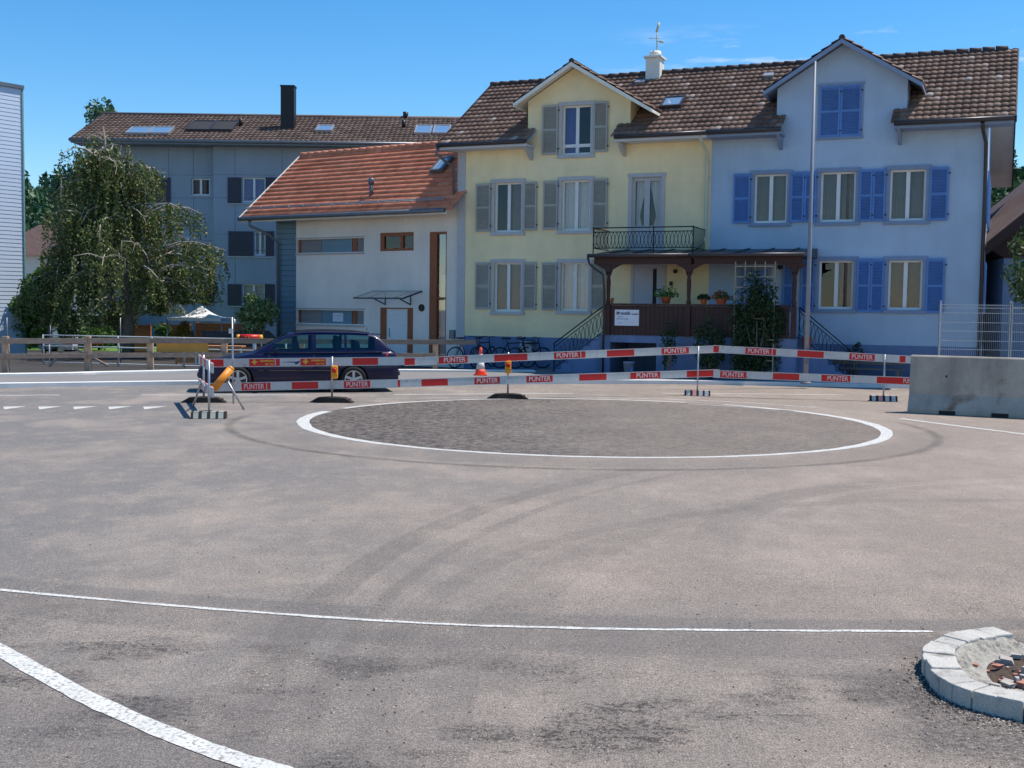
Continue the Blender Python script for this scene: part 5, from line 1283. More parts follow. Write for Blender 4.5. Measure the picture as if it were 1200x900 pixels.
# hills
def hills():
    b = B(); rnd = random.Random(5); nx, ny = 70, 12
    def H(x, y):
        u = max(0, min(1, (y - 200) / 90)); u = u * u * (3 - 2 * u)
        return u * (30 + 6 * math.sin(x * .013 + .6) + 3 * math.sin(x * .05) - max(0, y - 300) * .05)
    P = {}
    for j in range(ny + 1):
        for i in range(nx + 1):
            x = -350 + 700 * i / nx; y = 195 + 160 * j / ny; P[i, j] = (x, y, H(x, y) - .2)
    for j in range(ny):
        for i in range(nx): b.face([P[i, j], P[i + 1, j], P[i + 1, j + 1], P[i, j + 1]], True)
    struct('hills', b, 'hill')
    lv = B()
    for k in range(2300):
        left = rnd.random() < .55
        x = rnd.uniform(-165, -70) if left else rnd.uniform(85, 175)
        if rnd.random() < .25: x = rnd.uniform(-300, 300)
        y = rnd.uniform(205, 312); z = H(x, y); con = rnd.random() < .45; h = rnd.uniform(5, 8.5) if con else rnd.uniform(3.5, 6)
        for q in range(44):
            f = rnd.random(); r = (1 - f) * 1.7 if con else 2.3 * math.sqrt(max(0, 1 - (2 * f - 1) ** 2)) + .2
            a = rnd.uniform(0, 6.28); r *= rnd.uniform(.6, 1.1)
            leaves(lv, (x + r * math.cos(a), y + r * math.sin(a), z + h * f), .75 if con else .9, rnd)
    o = lv.build('forest', 'leafforest', fixn=False); tag(o, 'dense dark green forest covering the hills behind the houses', 'forest', kind='stuff')
hills()

# ================================================================== WOODEN FENCE
fp = [(-19.0, 28.6), (-13.94, 31.6), (-12.1, 32.75), (-10.59, 33.6), (-8.6, 34.3), (-6.4, 34.9), (-4.3, 35.4), (-2.41, 36.0)]
wf = thing('timber_fence', 'weathered two rail timber fence with sawn posts along the pavement edge', 'fence', (0, 0, 0))
for i, (x, y) in enumerate(fp):
    a = .07 * 1; b = B(); b.box(x - .085, x + .085, y + .0, y + .13, .12, 1.12 if i in (1, 2) else 1.04); b.build('post', 'freshpost', wf, bevel=.006)
top = fp[:-1] + [(-1.15, 36.25)]
for z, w_, end in ((.99, .15, 8), (.57, .15, 8)):
    for i in range(len(fp) - 1):
        a = Vector((*top[i], z)); c = Vector((*(top[i + 1] if z > .6 else fp[i + 1]), z)); b = B(); d = (c - a).normalized(); n_ = Vector((d.y, -d.x, 0)) * .035
        if i > 0: a = a + d * .004
        b.bar(a + n_ - d * 0, c + n_ - d * .004, .045, w_ if z > .6 else .14); b.build('rail', 'weather', wf, bevel=.004)
b = B(); c = Vector((-8.6, 34.3, 1.08)); 
o = tag(B().bar(Vector((-10.45, 33.80, .83)), Vector((-9.05, 34.28, .83)), .025, .36).build('plywood_board', 'ochre'), 'ochre coloured plywood board fixed behind the rails of the timber fence', 'board')
cp = B(); cp.bar(Vector((-19.0, 28.55, 1.075)), Vector((-13.94, 31.52, 1.075)), .12, .015)
# second pale steel rail fence
sf = thing('steel_railing', 'pale low steel pipe railing behind the timber fence', 'railing', (0, 0, 0))
pp = [(-18.4, 38.5), (-15.6, 38.3), (-12.9, 37.7), (-11.7, 37.4), (-10.6, 37.2), (-9.3, 36.9), (-8.2, 36.7), (-7.2, 36.6)]
for x, y in pp: B().tube([(x, y, 0), (x, y, 1.0)], .03, 8).build('post', 'whitesteel', sf)
for z in (.62, .98, .08): B().tube([(x, y, z) for x, y in pp[1:]], .022, 6).build('rail', 'whitesteel', sf)
# trestle with struts and the far red and white board
ts = thing('far_barrier_trestle', 'timber trestle carrying a red and white board near the beech trunk', 'barrier', (-14.0, 37.0, 0))
for a, c in (((-.9, 0, 0), (-.35, 0, .65)), ((1.0, 0, .05), (-.1, 0, .62))): B().bar(Vector(a), Vector(c), .06, .07).build('strut', 'freshpost', ts)
b = B(); b.box(-1.0, -.45, 0, .03, .72, .86); b.m = 1
b.box(-.45, .05, 0, .03, .74, .9); b.m = 0; b.box(.05, .35, 0, .03, .74, .9); b.m = 1; b.box(.35, .75, 0, .03, .74, .9); b.build('board', ['white', 'red'], ts)
B().tube([(-.9, .05, 0), (-.9, .05, .9)], .02, 6).build('post', 'whitesteel', ts)
# grass-edge, garden fences
def panel_fence(label, xa, xb, y, z0, z1, m, group, posts=True):
    t = thing('fence_panel', label, 'fence', ((xa + xb) / 2, y, 0), 0, group); b = B(); z = z0; h = (xb - xa) / 2
    while z < z1 - .01: b.box(-h, h, 0, .03, z + .004, min(z + .14, z1) - .004); z += .14
    b.build('boards', m, t)
    for x in (-h + .04, h - .04): box('post', m, x - .04, x + .04, .032, .11, 0, z1 + .04, t)
panel_fence('orange brown board fence panel left of the dark shrub', -15.7, -14.7, 46.8, .05, 1.22, 'fencewood', 'brown fence panels')
panel_fence('orange brown board fence panel between the dark shrub and yellow shrub', -14.25, -13.1, 46.8, .05, 1.24, 'fencewood', 'brown fence panels')
panel_fence('brown board fence panel under the white tent', -12.9, -10.9, 46.9, .05, 1.32, 'fencewood', 'brown fence panels')
panel_fence('low brown board fence behind the dark blue car', -11.6, -6.8, 39.6, .05, .62, 'fencewood', 'brown fence panels')
panel_fence('smooth slate grey fence panel nearest the tent pole', -11.9, -10.1, 44.2, .5, 1.05, 'fencedark', 'slate panels')
t = thing('slate_panel', 'slate grey panel with sloping right end beneath the flowering shrub', 'fence', (-9.7, 43.2, 0))
B().prism([(-.55, .45), (.9, .45), (1.1, .62), (.55, 1.12), (-.55, 1.12)], 'y', 0, .05).build('panel', 'fencedark', t)
for x in (-.4, .6): box('post', 'fencedark', x, x + .06, .06, .12, 0, 1.0, t)
# tent
tt = thing('party_tent', 'white peaked party tent behind the grey fence panels', 'tent', (-12.3, 45.6, 0))
b = B(); h = 1.05; ap_ = Vector((0, 0, 2.02)); n = 8
for q in range(4):
    a0 = q * PI / 2 + PI / 4; a1 = a0 + PI / 2; p0 = Vector((math.cos(a0) * h * 1.414, math.sin(a0) * h * 1.414, 1.55)); p1 = Vector((math.cos(a1) * h * 1.414, math.sin(a1) * h * 1.414, 1.55))
    pv = None
    for k in range(n + 1):
        u = k / n; sag = -.16 * math.sin(PI * u) ; r0_ = p0.lerp(ap_, u) + Vector((0, 0, sag)); r1_ = p1.lerp(ap_, u) + Vector((0, 0, sag))
        if pv: b.face([pv[0], pv[1], r1_, r0_])
        pv = (r0_, r1_)
    b.face([p0, p1, p1 - Vector((0, 0, .12)), p0 - Vector((0, 0, .12))])
b.build('canopy', 'tent', tt)
for sx_ in (-1, 1):
    for sy in (-1, 1): B().tube([(sx_ * h, sy * h, 0), (sx_ * h, sy * h, 1.55)], .025, 6).build('leg', 'steel', tt)
# tables with white legs under fence
tb = thing('garden_table', 'small brown table with white legs behind the plywood board', 'table', (-9.9, 38.6, 0))
box('top', 'fencewood', -.9, .9, -.3, .3, .66, .70, tb)
for x in (-.7, -.45, .8): box('leg', 'sash', x - .03, x + .03, -.05, .01, 0, .66, tb)
# far orange warning board
wb = thing('striped_warning_board', 'red and orange rounded warning board standing behind the timber fence', 'sign', (-8.35, 36.6, 0))
b = B(); b.lathe([(.0, -.42), (.11, -.40), (.11, -.30)], (0, 0, 1.02), 12, 'x'); b.lathe([(.11, .30), (.11, .40), (0, .42)], (0, 0, 1.02), 12, 'x'); b.m = 1; b.lathe([(.115, -.30), (.115, .30)], (0, 0, 1.02), 12, 'x'); b.build('board', ['amber', 'red'], wb)
text('lettering', 'T P', .13, 'yellowtext', wb, front_at(-.05, -.118, 1.02))
box('post', 'sash', .1, .17, -.02, .05, 0, .92, wb); box('post', 'steel', .36, .39, -.02, .01, 0, .95, wb)
# recycling bins under the tree (blue grey blocks)
for i, (px, lab) in enumerate(((56, 'blue grey wheelie bin under the beech nearest the bushes'), (80, 'pale blue wheelie bin under the beech nearest the trunk'))):
    P = atY(px, 395, 49.0); t = thing('wheelie_bin', lab, 'bin', (P.x, 49.0, 0), 0, 'bins under the beech')
    b = B(); b.prism([(-.28, 0.08), (.28, .08), (.32, 1.0), (-.32, 1.0)], 'y', -.3, .3); b.build('body', 'bluesiding' if i == 0 else 'door', t); box('lid', 'bluetrim', -.34, .34, -.33, .33, 1.003, 1.06, t)
    b = B(); b.tube([(-.3, .25, .1), (.3, .25, .1)], .1, 10); b.build('wheels', 'tyre', t)
# slim grey poles standing in the yard
for i, (px, yt, D) in enumerate(((8, 372, 40), (59, 380, 40), (141, 372, 40))):
    P = atY(px, yt, D); o = B().tube([(0, 0, 0), (0, 0, P.z)], .02, 8).build('yard_pole', 'gutgrey'); o.location = (P.x, D, 0)
    tag(o, ('slim grey pole beside the leftmost hedge bush', 'slim grey pole between the hedge bushes and the beech trunk', 'slim grey pole beside the leftmost brown fence panel')[i], 'pole', 'slim poles in the yard')

# ================================================================== POLE, WIRE FENCE
P = G(944, 450, .12)
pl = thing('street_pole', 'tall thin grey pole standing in front of the blue house', 'pole', (P.x, P.y, .12))
B().tube([(0, 0, 0), (0, 0, 3), (0, 0, 8.62)], [.068, .058, .034], 12).build('shaft', 'polegrey', pl); B().tube([(0, 0, 0), (0, 0, .06)], .14, 12).build('base_flange', 'polegrey', pl); box('access_door', 'gutgrey', -.05, .05, -.092, -.08, .55, .95, pl)
wfn = thing('wire_mesh_fence', 'tall welded wire mesh fence right of the blue house', 'fence', (0, 0, 0))
A0 = Vector((11.75, 31.75, .12)); A1 = Vector((13.55, 31.45, .12)); A2 = Vector((17.8, 30.6, .12))
def mesh_panel(a, c, top_):
    b = B(); d = c - a; l = d.length; d.normalize(); n_ = int(l / .05)
    for i in range(n_ + 1): p = a + d * (l * i / n_); b.bar(p, p + Vector((0, 0, top_ + .03)), .005, .005)
    for z in (.25, .48, .72, .98, 1.22, 1.48, 1.72, 1.98, 2.12, top_): b.bar(a + Vector((0, 0, z)), c + Vector((0, 0, z)), .014, .014)
    b.build('mesh_panel', 'whitesteel', wfn, fixn=False)
    for p in (a, c): b = B(); b.box(p.x - .025, p.x + .025, p.y - .025, p.y + .025, 0.1, p.z + top_ + .12); b.build('post', 'steel', wfn)
mesh_panel(A0, A1, 2.2); mesh_panel(A1 + Vector((.03, 0, 0)), A2, 2.15)

# ================================================================== CONCRETE BARRIER
CB0 = G(1063, 484); CB1 = G(1200, 491); ang = math.atan2(CB1.y - CB0.y, CB1.x - CB0.x)
cb = thing('concrete_barrier', 'long rust stained concrete crash barrier at the end of the striped boards', 'barrier', (CB0.x, CB0.y, 0), ang)
prof = [(0, 0), (.0, .10), (.16, .40), (.21, 1.17), (.235, 1.20), (.385, 1.20), (.41, 1.17), (.46, .40), (.62, .10), (.62, 0)]
b = B(); b.prism(prof, 'x', 0, 3.95); b.build('body', 'concrete', cb, bevel=.012)
for x in (.62, 1.62): box('lifting_slot', 'room', x, x + .32, -.004, .12, .0, .085, cb)
b = B(); b.lathe([(.028, -.01), (.028, .02)], (.72, .188, .78), 8, 'y'); b.build('bolt', 'gutter', cb); 
b = B(); b.box(2.36, 2.42, .165, .20, .70, .76); b.build('anchor', 'rednb', cb)
b = B(); b.prism([(2.375, .70), (2.405, .70), (2.40, .36), (2.385, .34)], 'y', .150, .19); b.build('rust_stain', 'rednb', cb)

# ================================================================== BARRIER POSTS AND BOARDS
postdat = [('P1', G(243, 491), 1.06, 'stripe', 8), ('P2', G(237, 472), 1.0, 'flat', 10), ('P3', G(388, 472), .98, 'flat', 0), ('P4', G(595, 467.5), 1.06, 'flat', 0), ('P5', G(818, 464), 1.20, 'stripe', -8), ('P6', G(1037, 470.5), 1.10, 'stripe', -14)]
plabels = ['barrier post on a small black and grey striped base beside the orange tube', 'barrier post on a dark rubber foot behind the fallen orange bar', 'barrier post on a dark rubber foot in front of the dark blue car', 'barrier post with an amber lamp on a rubber foot at the middle', 'tallest barrier post on a striped base in front of the porch', 'barrier post on a striped base beside the concrete barrier']
for (nm, P, h, kind, rot), lab in zip(postdat, plabels):
    t = thing('barrier_post', lab, 'barrier post', (P.x, P.y + .12, 0), rad(rot), 'posts carrying the red and white boards')
    B().tube([(0, 0, .05), (0, 0, h)], .021, 10).build('post', 'steel', t)
    if kind == 'flat':
        b = B(); b.prism([(-.48, 0), (.48, 0), (.30, .105), (.07, .12), (-.07, .12), (-.30, .105)], 'y', -.14, .14); b.build('foot', 'rubber', t, bevel=.012)
        for sx_ in (-1, 1): B().prism([(sx_ * .20, .002), (sx_ * .27, .002), (sx_ * .27, .07), (sx_ * .20, .09)], 'y', -.145, -.141).build('grip', 'rubber', t)
        s = B(); s.box(.31, .40, -.11, .11, .045, .085); s.build('reflector', 'rednb', t)
    else:
        b = B(); b.prism([(-.14, 0), (.14, 0), (.09, .125), (-.09, .125)], 'x', -.31, .31); b.build('foot', 'rubber', t, bevel=.008)
        for k, x in enumerate((-.22, -.07, .08, .22)):
            b = B(); yb = -.145
            b.face([(x - .045, -.1415, .008), (x + .045, -.1415, .008), (x + .045, -.0945, .120), (x - .045, -.0945, .120)]); b.face([(x - .045, -.09, .1275), (x + .045, -.09, .1275), (x + .045, .085, .1275), (x - .045, .085, .1275)])
            b.build('stripe', ('basestripe' if nm == 'P1' else ('palered' if (k == 1) else 'white')), t, fixn=False)
# boards
def board(label, a, c, segs, group='red and white barrier boards', h=.175, th=.028, full=None):
    """a, c end points (centre line, world); segs list of (x0px,x1px,kind) along the visible run"""
    a = Vector(a); c = Vector(c); d = c - a; ln = d.length; rz = math.atan2(d.y, d.x); tilt = math.asin(d.z / ln)
    t = thing('barrier_board', label, 'barrier board', a, rz, group); t.rotation_euler = (0, -tilt, rz)
    b = B(); names = []
    def sp(px):   # pixel column -> distance along the board
        n_ = Vector((math.cos(rz), math.sin(rz), 0)); q = ray(px, 430); nn = Vector((q.y, -q.x, 0)); k = -((a - CAM).dot(nn)) / n_.dot(nn); return k
    if full is None:
        ss = [(max(0, sp(x0)), min(ln, sp(x1)), kd) for x0, x1, kd in segs]
    else: ss = full
    mats = ['white', 'red']
    for s0, s1, kd in ss:
        b.m = 0 if kd.startswith('w') else 1
        b.box(s0, s1, 0, th, -h / 2, h / 2)
    b.build('plank', mats, t, fixn=False)
    for s0, s1, kd in ss:
        mx_ = (s0 + s1) / 2; w_ = s1 - s0
        if kd == 'rP': text('lettering', 'PÜNTER', .15, 'pinktext', t, front_at(mx_, -.002, -.004), bold=.002, sx_=.92 * w_ / .62)
        elif kd == 'rY':
            text('lettering', '+', .2, 'yellowtext', t, front_at(s0 + .11, -.002, 0), bold=.008); text('lettering', 'VERMESSUNG', .048, 'yellowtext', t, front_at(s0 + .37, -.002, .03), bold=.002); text('lettering', 'AG 8 Zug', .045, 'yellowtext', t, front_at(s0 + .42, -.002, -.04), bold=.002)
        elif kd == 'wL': text('lettering', 'Pünter', .07, 'pinktext', t, front_at(mx_ + .05, -.002, 0), bold=.002)
        elif kd == 'wD':
            q = B(); q.prism([(mx_ - .2, .0), (mx_ + .1, -.012), (mx_ + .1, -.05), (mx_ + .15, -.05), (mx_ + .2, .0), (mx_ + .22, .03), (mx_ + .12, .012)], 'y', -.003, -.0005); q.build('emblem', 'darktext', t)
        elif kd == 'rs' or kd == 'rm':
            q = B(); q.box(s0 + .0, s0 + .018, -.003, -.0005, -h / 2, h / 2); q.build('edge_stripe', 'white', t)
    q = B(); q.box(0, ln, -.003, -.0002, h / 2 - .012, h / 2 + .004); q.box(0, ln, -.003, -.0002, -h / 2 - .004, -h / 2 + .010)
    q.build('edge_profile', 'white', t)
    return t
PW = [p[1] + Vector((0, .17, 0)) for p in postdat]
def line_at(px, py, Pa, Pb, dy=0):
    n_ = Vector((Pb.y - Pa.y, -(Pb.x - Pa.x), 0)); q = ray(px, py); k = (Pa + Vector((0, dy, 0)) - CAM).dot(n_) / q.dot(n_); return CAM + q * k
w = 'w'; r = 'r'; rP = 'rP'; rY = 'rY'
board('upper red and white barrier board in front of the dark blue car', line_at(242, 425.5, PW[1], PW[2]), line_at(474, 423, PW[1], PW[2]),
      [(240, 262, r), (262, 292, 'wL'), (292, 322, rY), (322, 328, 'rs'), (328, 352, 'wD'), (352, 382, rY), (382, 413, w), (413, 443, r), (443, 476, w)])
board('upper red and white barrier board running past the cone to the porch', line_at(474, 424, PW[2], PW[4], .04), line_at(842, 409, PW[2], PW[4], .04),
      [(470, 486, r), (486, 513, w), (513, 517, 'rs'), (517, 548, rP), (548, 579, w), (579, 618, r), (618, 649, w), (649, 680, rP), (680, 686, 'rs'), (686, 711, w), (711, 743, r), (743, 775, w), (775, 807, rP), (807, 836, w), (836, 844, r)])
board('upper red and white barrier board between the tallest post and the concrete barrier', line_at(836, 408.8, PW[4], PW[5], -.03), line_at(1078, 422, PW[4], PW[5], -.03),
      [(830, 842, r), (842, 873, w), (873, 904, rP), (904, 909, 'rs'), (909, 934, w), (934, 965, r), (965, 995, w), (995, 1025, rP), (1025, 1054, w), (1054, 1061, r), (1061, 1080, w)])
board('lower red and white barrier board in front of the dark blue car', line_at(246, 454, PW[1], PW[2]), line_at(466, 449.3, PW[1], PW[2]),
      [(240, 255, r), (255, 283, w), (283, 312, rP), (312, 317, 'rs'), (317, 342, w), (342, 373, r), (373, 403, w), (403, 434, rP), (434, 468, w)])
board('lower red and white barrier board running past the cone to the porch', line_at(465, 449.5, PW[2], PW[4], .04), line_at(843, 437, PW[2], PW[4], .04),
      [(460, 469, r), (469, 494, w), (494, 525, r), (525, 556, w), (556, 586, rP), (586, 617, w), (617, 648, rP), (648, 679, w), (679, 711, r), (711, 738, w), (738, 743, 'rs'), (743, 774, rP), (774, 805, w), (805, 846, r)])
board('lower red and white barrier board between the tallest post and the concrete barrier', line_at(836, 438.2, PW[4], PW[5], -.33), line_at(1078, 447, PW[4], PW[5], -.03),
      [(830, 844, w), (844, 875, rP), (875, 906, w), (906, 937, r), (937, 962, w), (962, 967, 'rs'), (967, 997, rP), (997, 1028, w), (1028, 1057, r), (1057, 1080, rP)])
a = PW[1] + Vector((-.10, -.08, 0)); c = postdat[0][1] + Vector((.04, .20, 0)); dl = (c - a).length
pat = lambda: [(dl * k / 7, dl * (k + 1) / 7, 'r' if k % 2 else 'w') for k in range(7)]
board('short lower striped board closing the left end of the barrier', a + Vector((0, 0, .42)), c + Vector((0, 0, .46)), None, full=pat())
board('short upper striped board closing the left end of the barrier', a + Vector((0, 0, .92)), c + Vector((0, 0, .90)), None, full=pat())
# lamps hung on posts
def lamp(label, P, dx, z, h):
    t = thing('warning_lamp', label, 'warning lamp', (P.x + dx, P.y + .075, z), 0, 'amber lamps on the barrier posts')
    b = B(); b.box(-.07, .07, -.06, .04, 0, h); b.build('housing', 'amber', t, bevel=.03)
    b = B(); b.box(-.075, .075, -.065, .045, h * .30, h * .36); b.build('band', 'orangerail', t)
    b = B(); b.lathe([(.0, -.085), (.04, -.08), (.056, -.061)], (0, 0, h * .66), 14, 'y'); b.build('lens', 'redlens', t)
lamp('amber warning lamp with red lens on the middle barrier post', postdat[3][1], .0, .58, .29)
lamp('amber warning lamp on the post before the car', postdat[2][1], .06, .51, .28)
# fallen orange bar and props at the left end
fb = thing('folding_beacon', 'orange tube beacon leaning over on thin steel props', 'beacon', (0, 0, 0))
p0 = G(250, 457, .42); p0 = atY(250, 456, 22.3); p1 = atY(270, 433, 22.5)
B().tube([p0, p1], .075, 12).build('tube', 'orangerail', fb)
B().tube([p1 + (p1 - p0).normalized() * .001, p1 + (p1 - p0).normalized() * .05], .06, 12).build('end_cap', 'amber', fb)
B().tube([atY(266, 446, 22.5), G(286, 480)], .022, 8).build('leg', 'steel', fb); B().tube([atY(246, 461, 22.1), atY(236, 447, 22.2), G(226, 477)], .02, 8).build('leg', 'steel', fb); B().tube([atY(243, 458, 22.2), p0], .03, 8).build('joint', 'steel', fb)
st2 = thing('thin_sign_pole', 'thin steel pole with a small clamp standing before the bonnet', 'pole', (0, 0, 0))
q = atY(272, 372, 23.9); q0 = atY(273.5, 452, 23.9); B().tube([Vector((q.x, 23.9, q.z)), Vector((q0.x, 23.9, 0.0))], .018, 8).build('pole', 'steel', st2); q = atY(271.5, 388, 23.9); box('clamp', 'whitesteel', q.x - .05, q.x + .03, 23.85, 23.88, q.z - .05, q.z + .05, st2)

# ================================================================== CONE
P = G(563, 440, .16); cn = thing('traffic_cone', 'red traffic cone with a white band on the pavement edge', 'cone', (P.x, P.y, .165))
b = B(); b.box(-.19, .19, -.19, .19, 0, .035); b.lathe([(.15, .035), (.128, .17)], (0, 0, 0), 20); b.m = 1; b.lathe([(.128, .17), (.098, .37)], (0, 0, 0), 20); b.m = 0; b.lathe([(.098, .37), (.075, .50)], (0, 0, 0), 20); b.m = 1; b.lathe([(.075, .50), (.055, .60)], (0, 0, 0), 20); b.m = 0; b.lathe([(.055, .60), (.035, .78), (.015, .79)], (0, 0, 0), 20)
b.build('body', ['cone', 'white'], cn, fixn=False)

# ================================================================== BICYCLES
def bicycle(label, loc, rz, fm, basket=False):
    t = thing('bicycle', label, 'bicycle', loc, rz, 'bicycles leaning at the yellow house')
    R = .33
    for x in (-.52, .52):
        b = B(); pts = [(x + R * math.cos(a * PI / 14), 0, R + R * math.sin(a * PI / 14)) for a in range(29)]; b.tube(pts, .022, 6, caps=False)
        wv = b.build('wheel', 'tyre', t, fixn=False); s2 = B()
        for k in range(14): a = k * 2 * PI / 14; s2.tube([(x, 0, R), (x + R * math.cos(a), 0, R + R * math.sin(a))], .003, 4)
        s2.tube([(x, -.04, R), (x, .04, R)], .025, 8); s2.build('spokes', 'steel', wv, fixn=False)
    b = B(); bb = Vector((-.08, 0, .30)); st_ = Vector((-.25, 0, .80)); hd = Vector((.36, 0, .82)); hl = Vector((.40, 0, .66)); rw = Vector((-.52, 0, R)); fw = Vector((.52, 0, R))
    for a, c in ((bb, st_), (st_, hd), (bb, hl), (hd, hl)): b.tube([a, c], .02, 8)
    for s3 in (-.05, .05):
        o3 = Vector((0, s3, 0)); b.tube([bb, rw + o3], .012, 6); b.tube([st_, rw + o3], .010, 6); b.tube([hl, fw + o3], .014, 6)
    b.tube([bb + Vector((0, -.09, 0)), bb + Vector((0, -.09, -.17))], .012, 6); b.build('frame', fm, t, fixn=False)
    b = B(); b.tube([st_, st_ + Vector((-.04, 0, .14))], .014, 6); b.obox(st_ + Vector((-.05, 0, .16)), Vector((1, 0, 0)), Vector((0, 1, 0)), Vector((0, 0, 1)), .13, .07, .025); b.build('saddle', 'carplastic', t, bevel=.015)
    b = B(); b.tube([hd, hd + Vector((-.03, 0, .16))], .014, 6); b.tube([hd + Vector((-.12, -.28, .17)), hd + Vector((-.02, -.16, .19)), hd + Vector((0, 0, .16)), hd + Vector((-.02, .16, .19)), hd + Vector((-.12, .28, .17))], .013, 6); b.build('handlebar', 'carplastic', t, fixn=False)
    if basket:
        b = B()
        for k in range(5): z = .72 + k * .055; b.tube([(.45, -.15, z), (.72, -.15, z), (.72, .15, z), (.45, .15, z), (.45, -.15, z)], .006, 4)
        for k in range(7): b.tube([(.45 + k * .045, -.15, .72), (.45 + k * .045, -.15, .94)], .005, 4)
        b.build('basket', 'iron', t, fixn=False)
    lean = rad(6); t.rotation_euler = (0, 0, rz)
    return t
Z1 = .122
bicycle('bicycle with dark red frame leftmost beside the timber fence end', (-1.45, 37.75, Z1), rad(38), mat('red_frame', (.20, .02, .03), .4))
bicycle('dark bicycle hidden behind the red traffic cone', (-.95, 38.05, Z1), rad(60), 'iron')
bicycle('black bicycle with a wire basket at the blue plinth', (.05, 37.95, Z1), rad(30), 'iron', True)
bicycle('black bicycle rightmost of the group below the grey shutters', (.55, 37.8, Z1), rad(28), 'iron')
ub = thing('utility_box', 'pale grey meter box mounted on the blue plinth behind the bicycles', 'box', FA.o + FA.d * 2.15 + FA.n * -.10, FA.rz)
box('case', 'greytrim', 0, .42, -.12, .07, .62, .98, ub); box('door', 'whitebarge', .03, .39, -.128, -.121, .65, .95, ub)
# bucket and pots
def pot(name, label, P, r, h, m, plant=None, pm='leafdark', fl=False, cat='plant pot', n=240, group=None):
    t = thing(name, label, cat, P, 0, group); b = B(); b.lathe([(r * .72, 0), (r, h * .9), (r * 1.08, h * .9), (r * 1.08, h), (r * .9, h), (r * .85, h * .8)], (0, 0, 0), 16); b.build('pot', m, t, fixn=False)
    if plant:
        rnd = random.Random(int(P[0] * 100)); q = B(); f = B()
        for _ in range(n):
            v = Vector((rnd.gauss(0, 1), rnd.gauss(0, 1), abs(rnd.gauss(0, .8)))).normalized() * plant * rnd.random() ** .5; leaves(q, (v.x * 1.2, v.y, h + v.z), .05, rnd)
        q.build('plant', pm, t, fixn=False)
        if fl:
            for _ in range(26): v = Vector((rnd.gauss(0, 1), rnd.gauss(0, 1), abs(rnd.gauss(0, .8)))).normalized() * plant; leaves(f, (v.x * 1.2, v.y, h + v.z), .045, rnd)
            f.build('flowers', 'flower', t, fixn=False)
def A3(u, y, z): return tuple(FA.o + FA.d * u + FA.n * y + Vector((0, 0, z)))
pot('fern_pot', 'terracotta pot with a spreading fern on the porch ledge', A3(7.62, -2.0, 2.27), .15, .2, 'terracotta', .34, 'leafgreen')
pot('flower_pot', 'small terracotta pot with dark foliage on the porch ledge', A3(8.80, -2.15, 2.265), .11, .15, 'terracotta', .16, 'leafdark', group='pots on the ledge')
pot('geranium_pot', 'terracotta bowl of red flowering geraniums on the porch ledge', A3(9.32, -2.15, 2.265), .17, .16, 'terracotta', .24, 'leafmid', True)
pot('orange_pot', 'round terracotta pot standing on the steps beside the grey pole', A3(11.75, -1.75, 1.0), .13, .36, 'terracotta')
pot('ornament', 'small orange ornament standing on the left end of the porch ledge', A3(5.98, -2.15, 2.265), .05, .16, 'terracotta', cat='ornament')
bk = thing('bucket', 'white plastic bucket with blue mark inside the opening under the porch', 'bucket', A3(6.62, -2.4, .125)); b = B(); b.lathe([(.13, 0), (.165, .36), (.175, .36), (.175, .39), (.155, .39)], (0, 0, 0), 18); b.build('body', mat('bucket_plastic', (.36, .42, .52), .5), bk, fixn=False)
b = B(); b.box(.03, .10, -.168, -.15, .1, .24); b.build('label', 'blueshut', bk)
# trellis
tr = thing('trellis', 'pale square lattice trellis standing before the porch', 'trellis', A3(9.75, -2.30, 0), FA.rz)
b = B()
for i in range(5): b.box(.0 + i * .285 - .014, i * .285 + .014, -.01, .01, .15, 3.50)
for k in range(11): z = 3.36 - k * .30; b.box(-.014, 1.154, -.028, -.012, z - .014, z + .014)
b.build('lattice', mat('pale_lath', (.36, .31, .21), .7), tr)
for x in (-.014, 1.128): box('stake', 'weather', x, x + .03, .012, .04, .0, 3.3, tr)

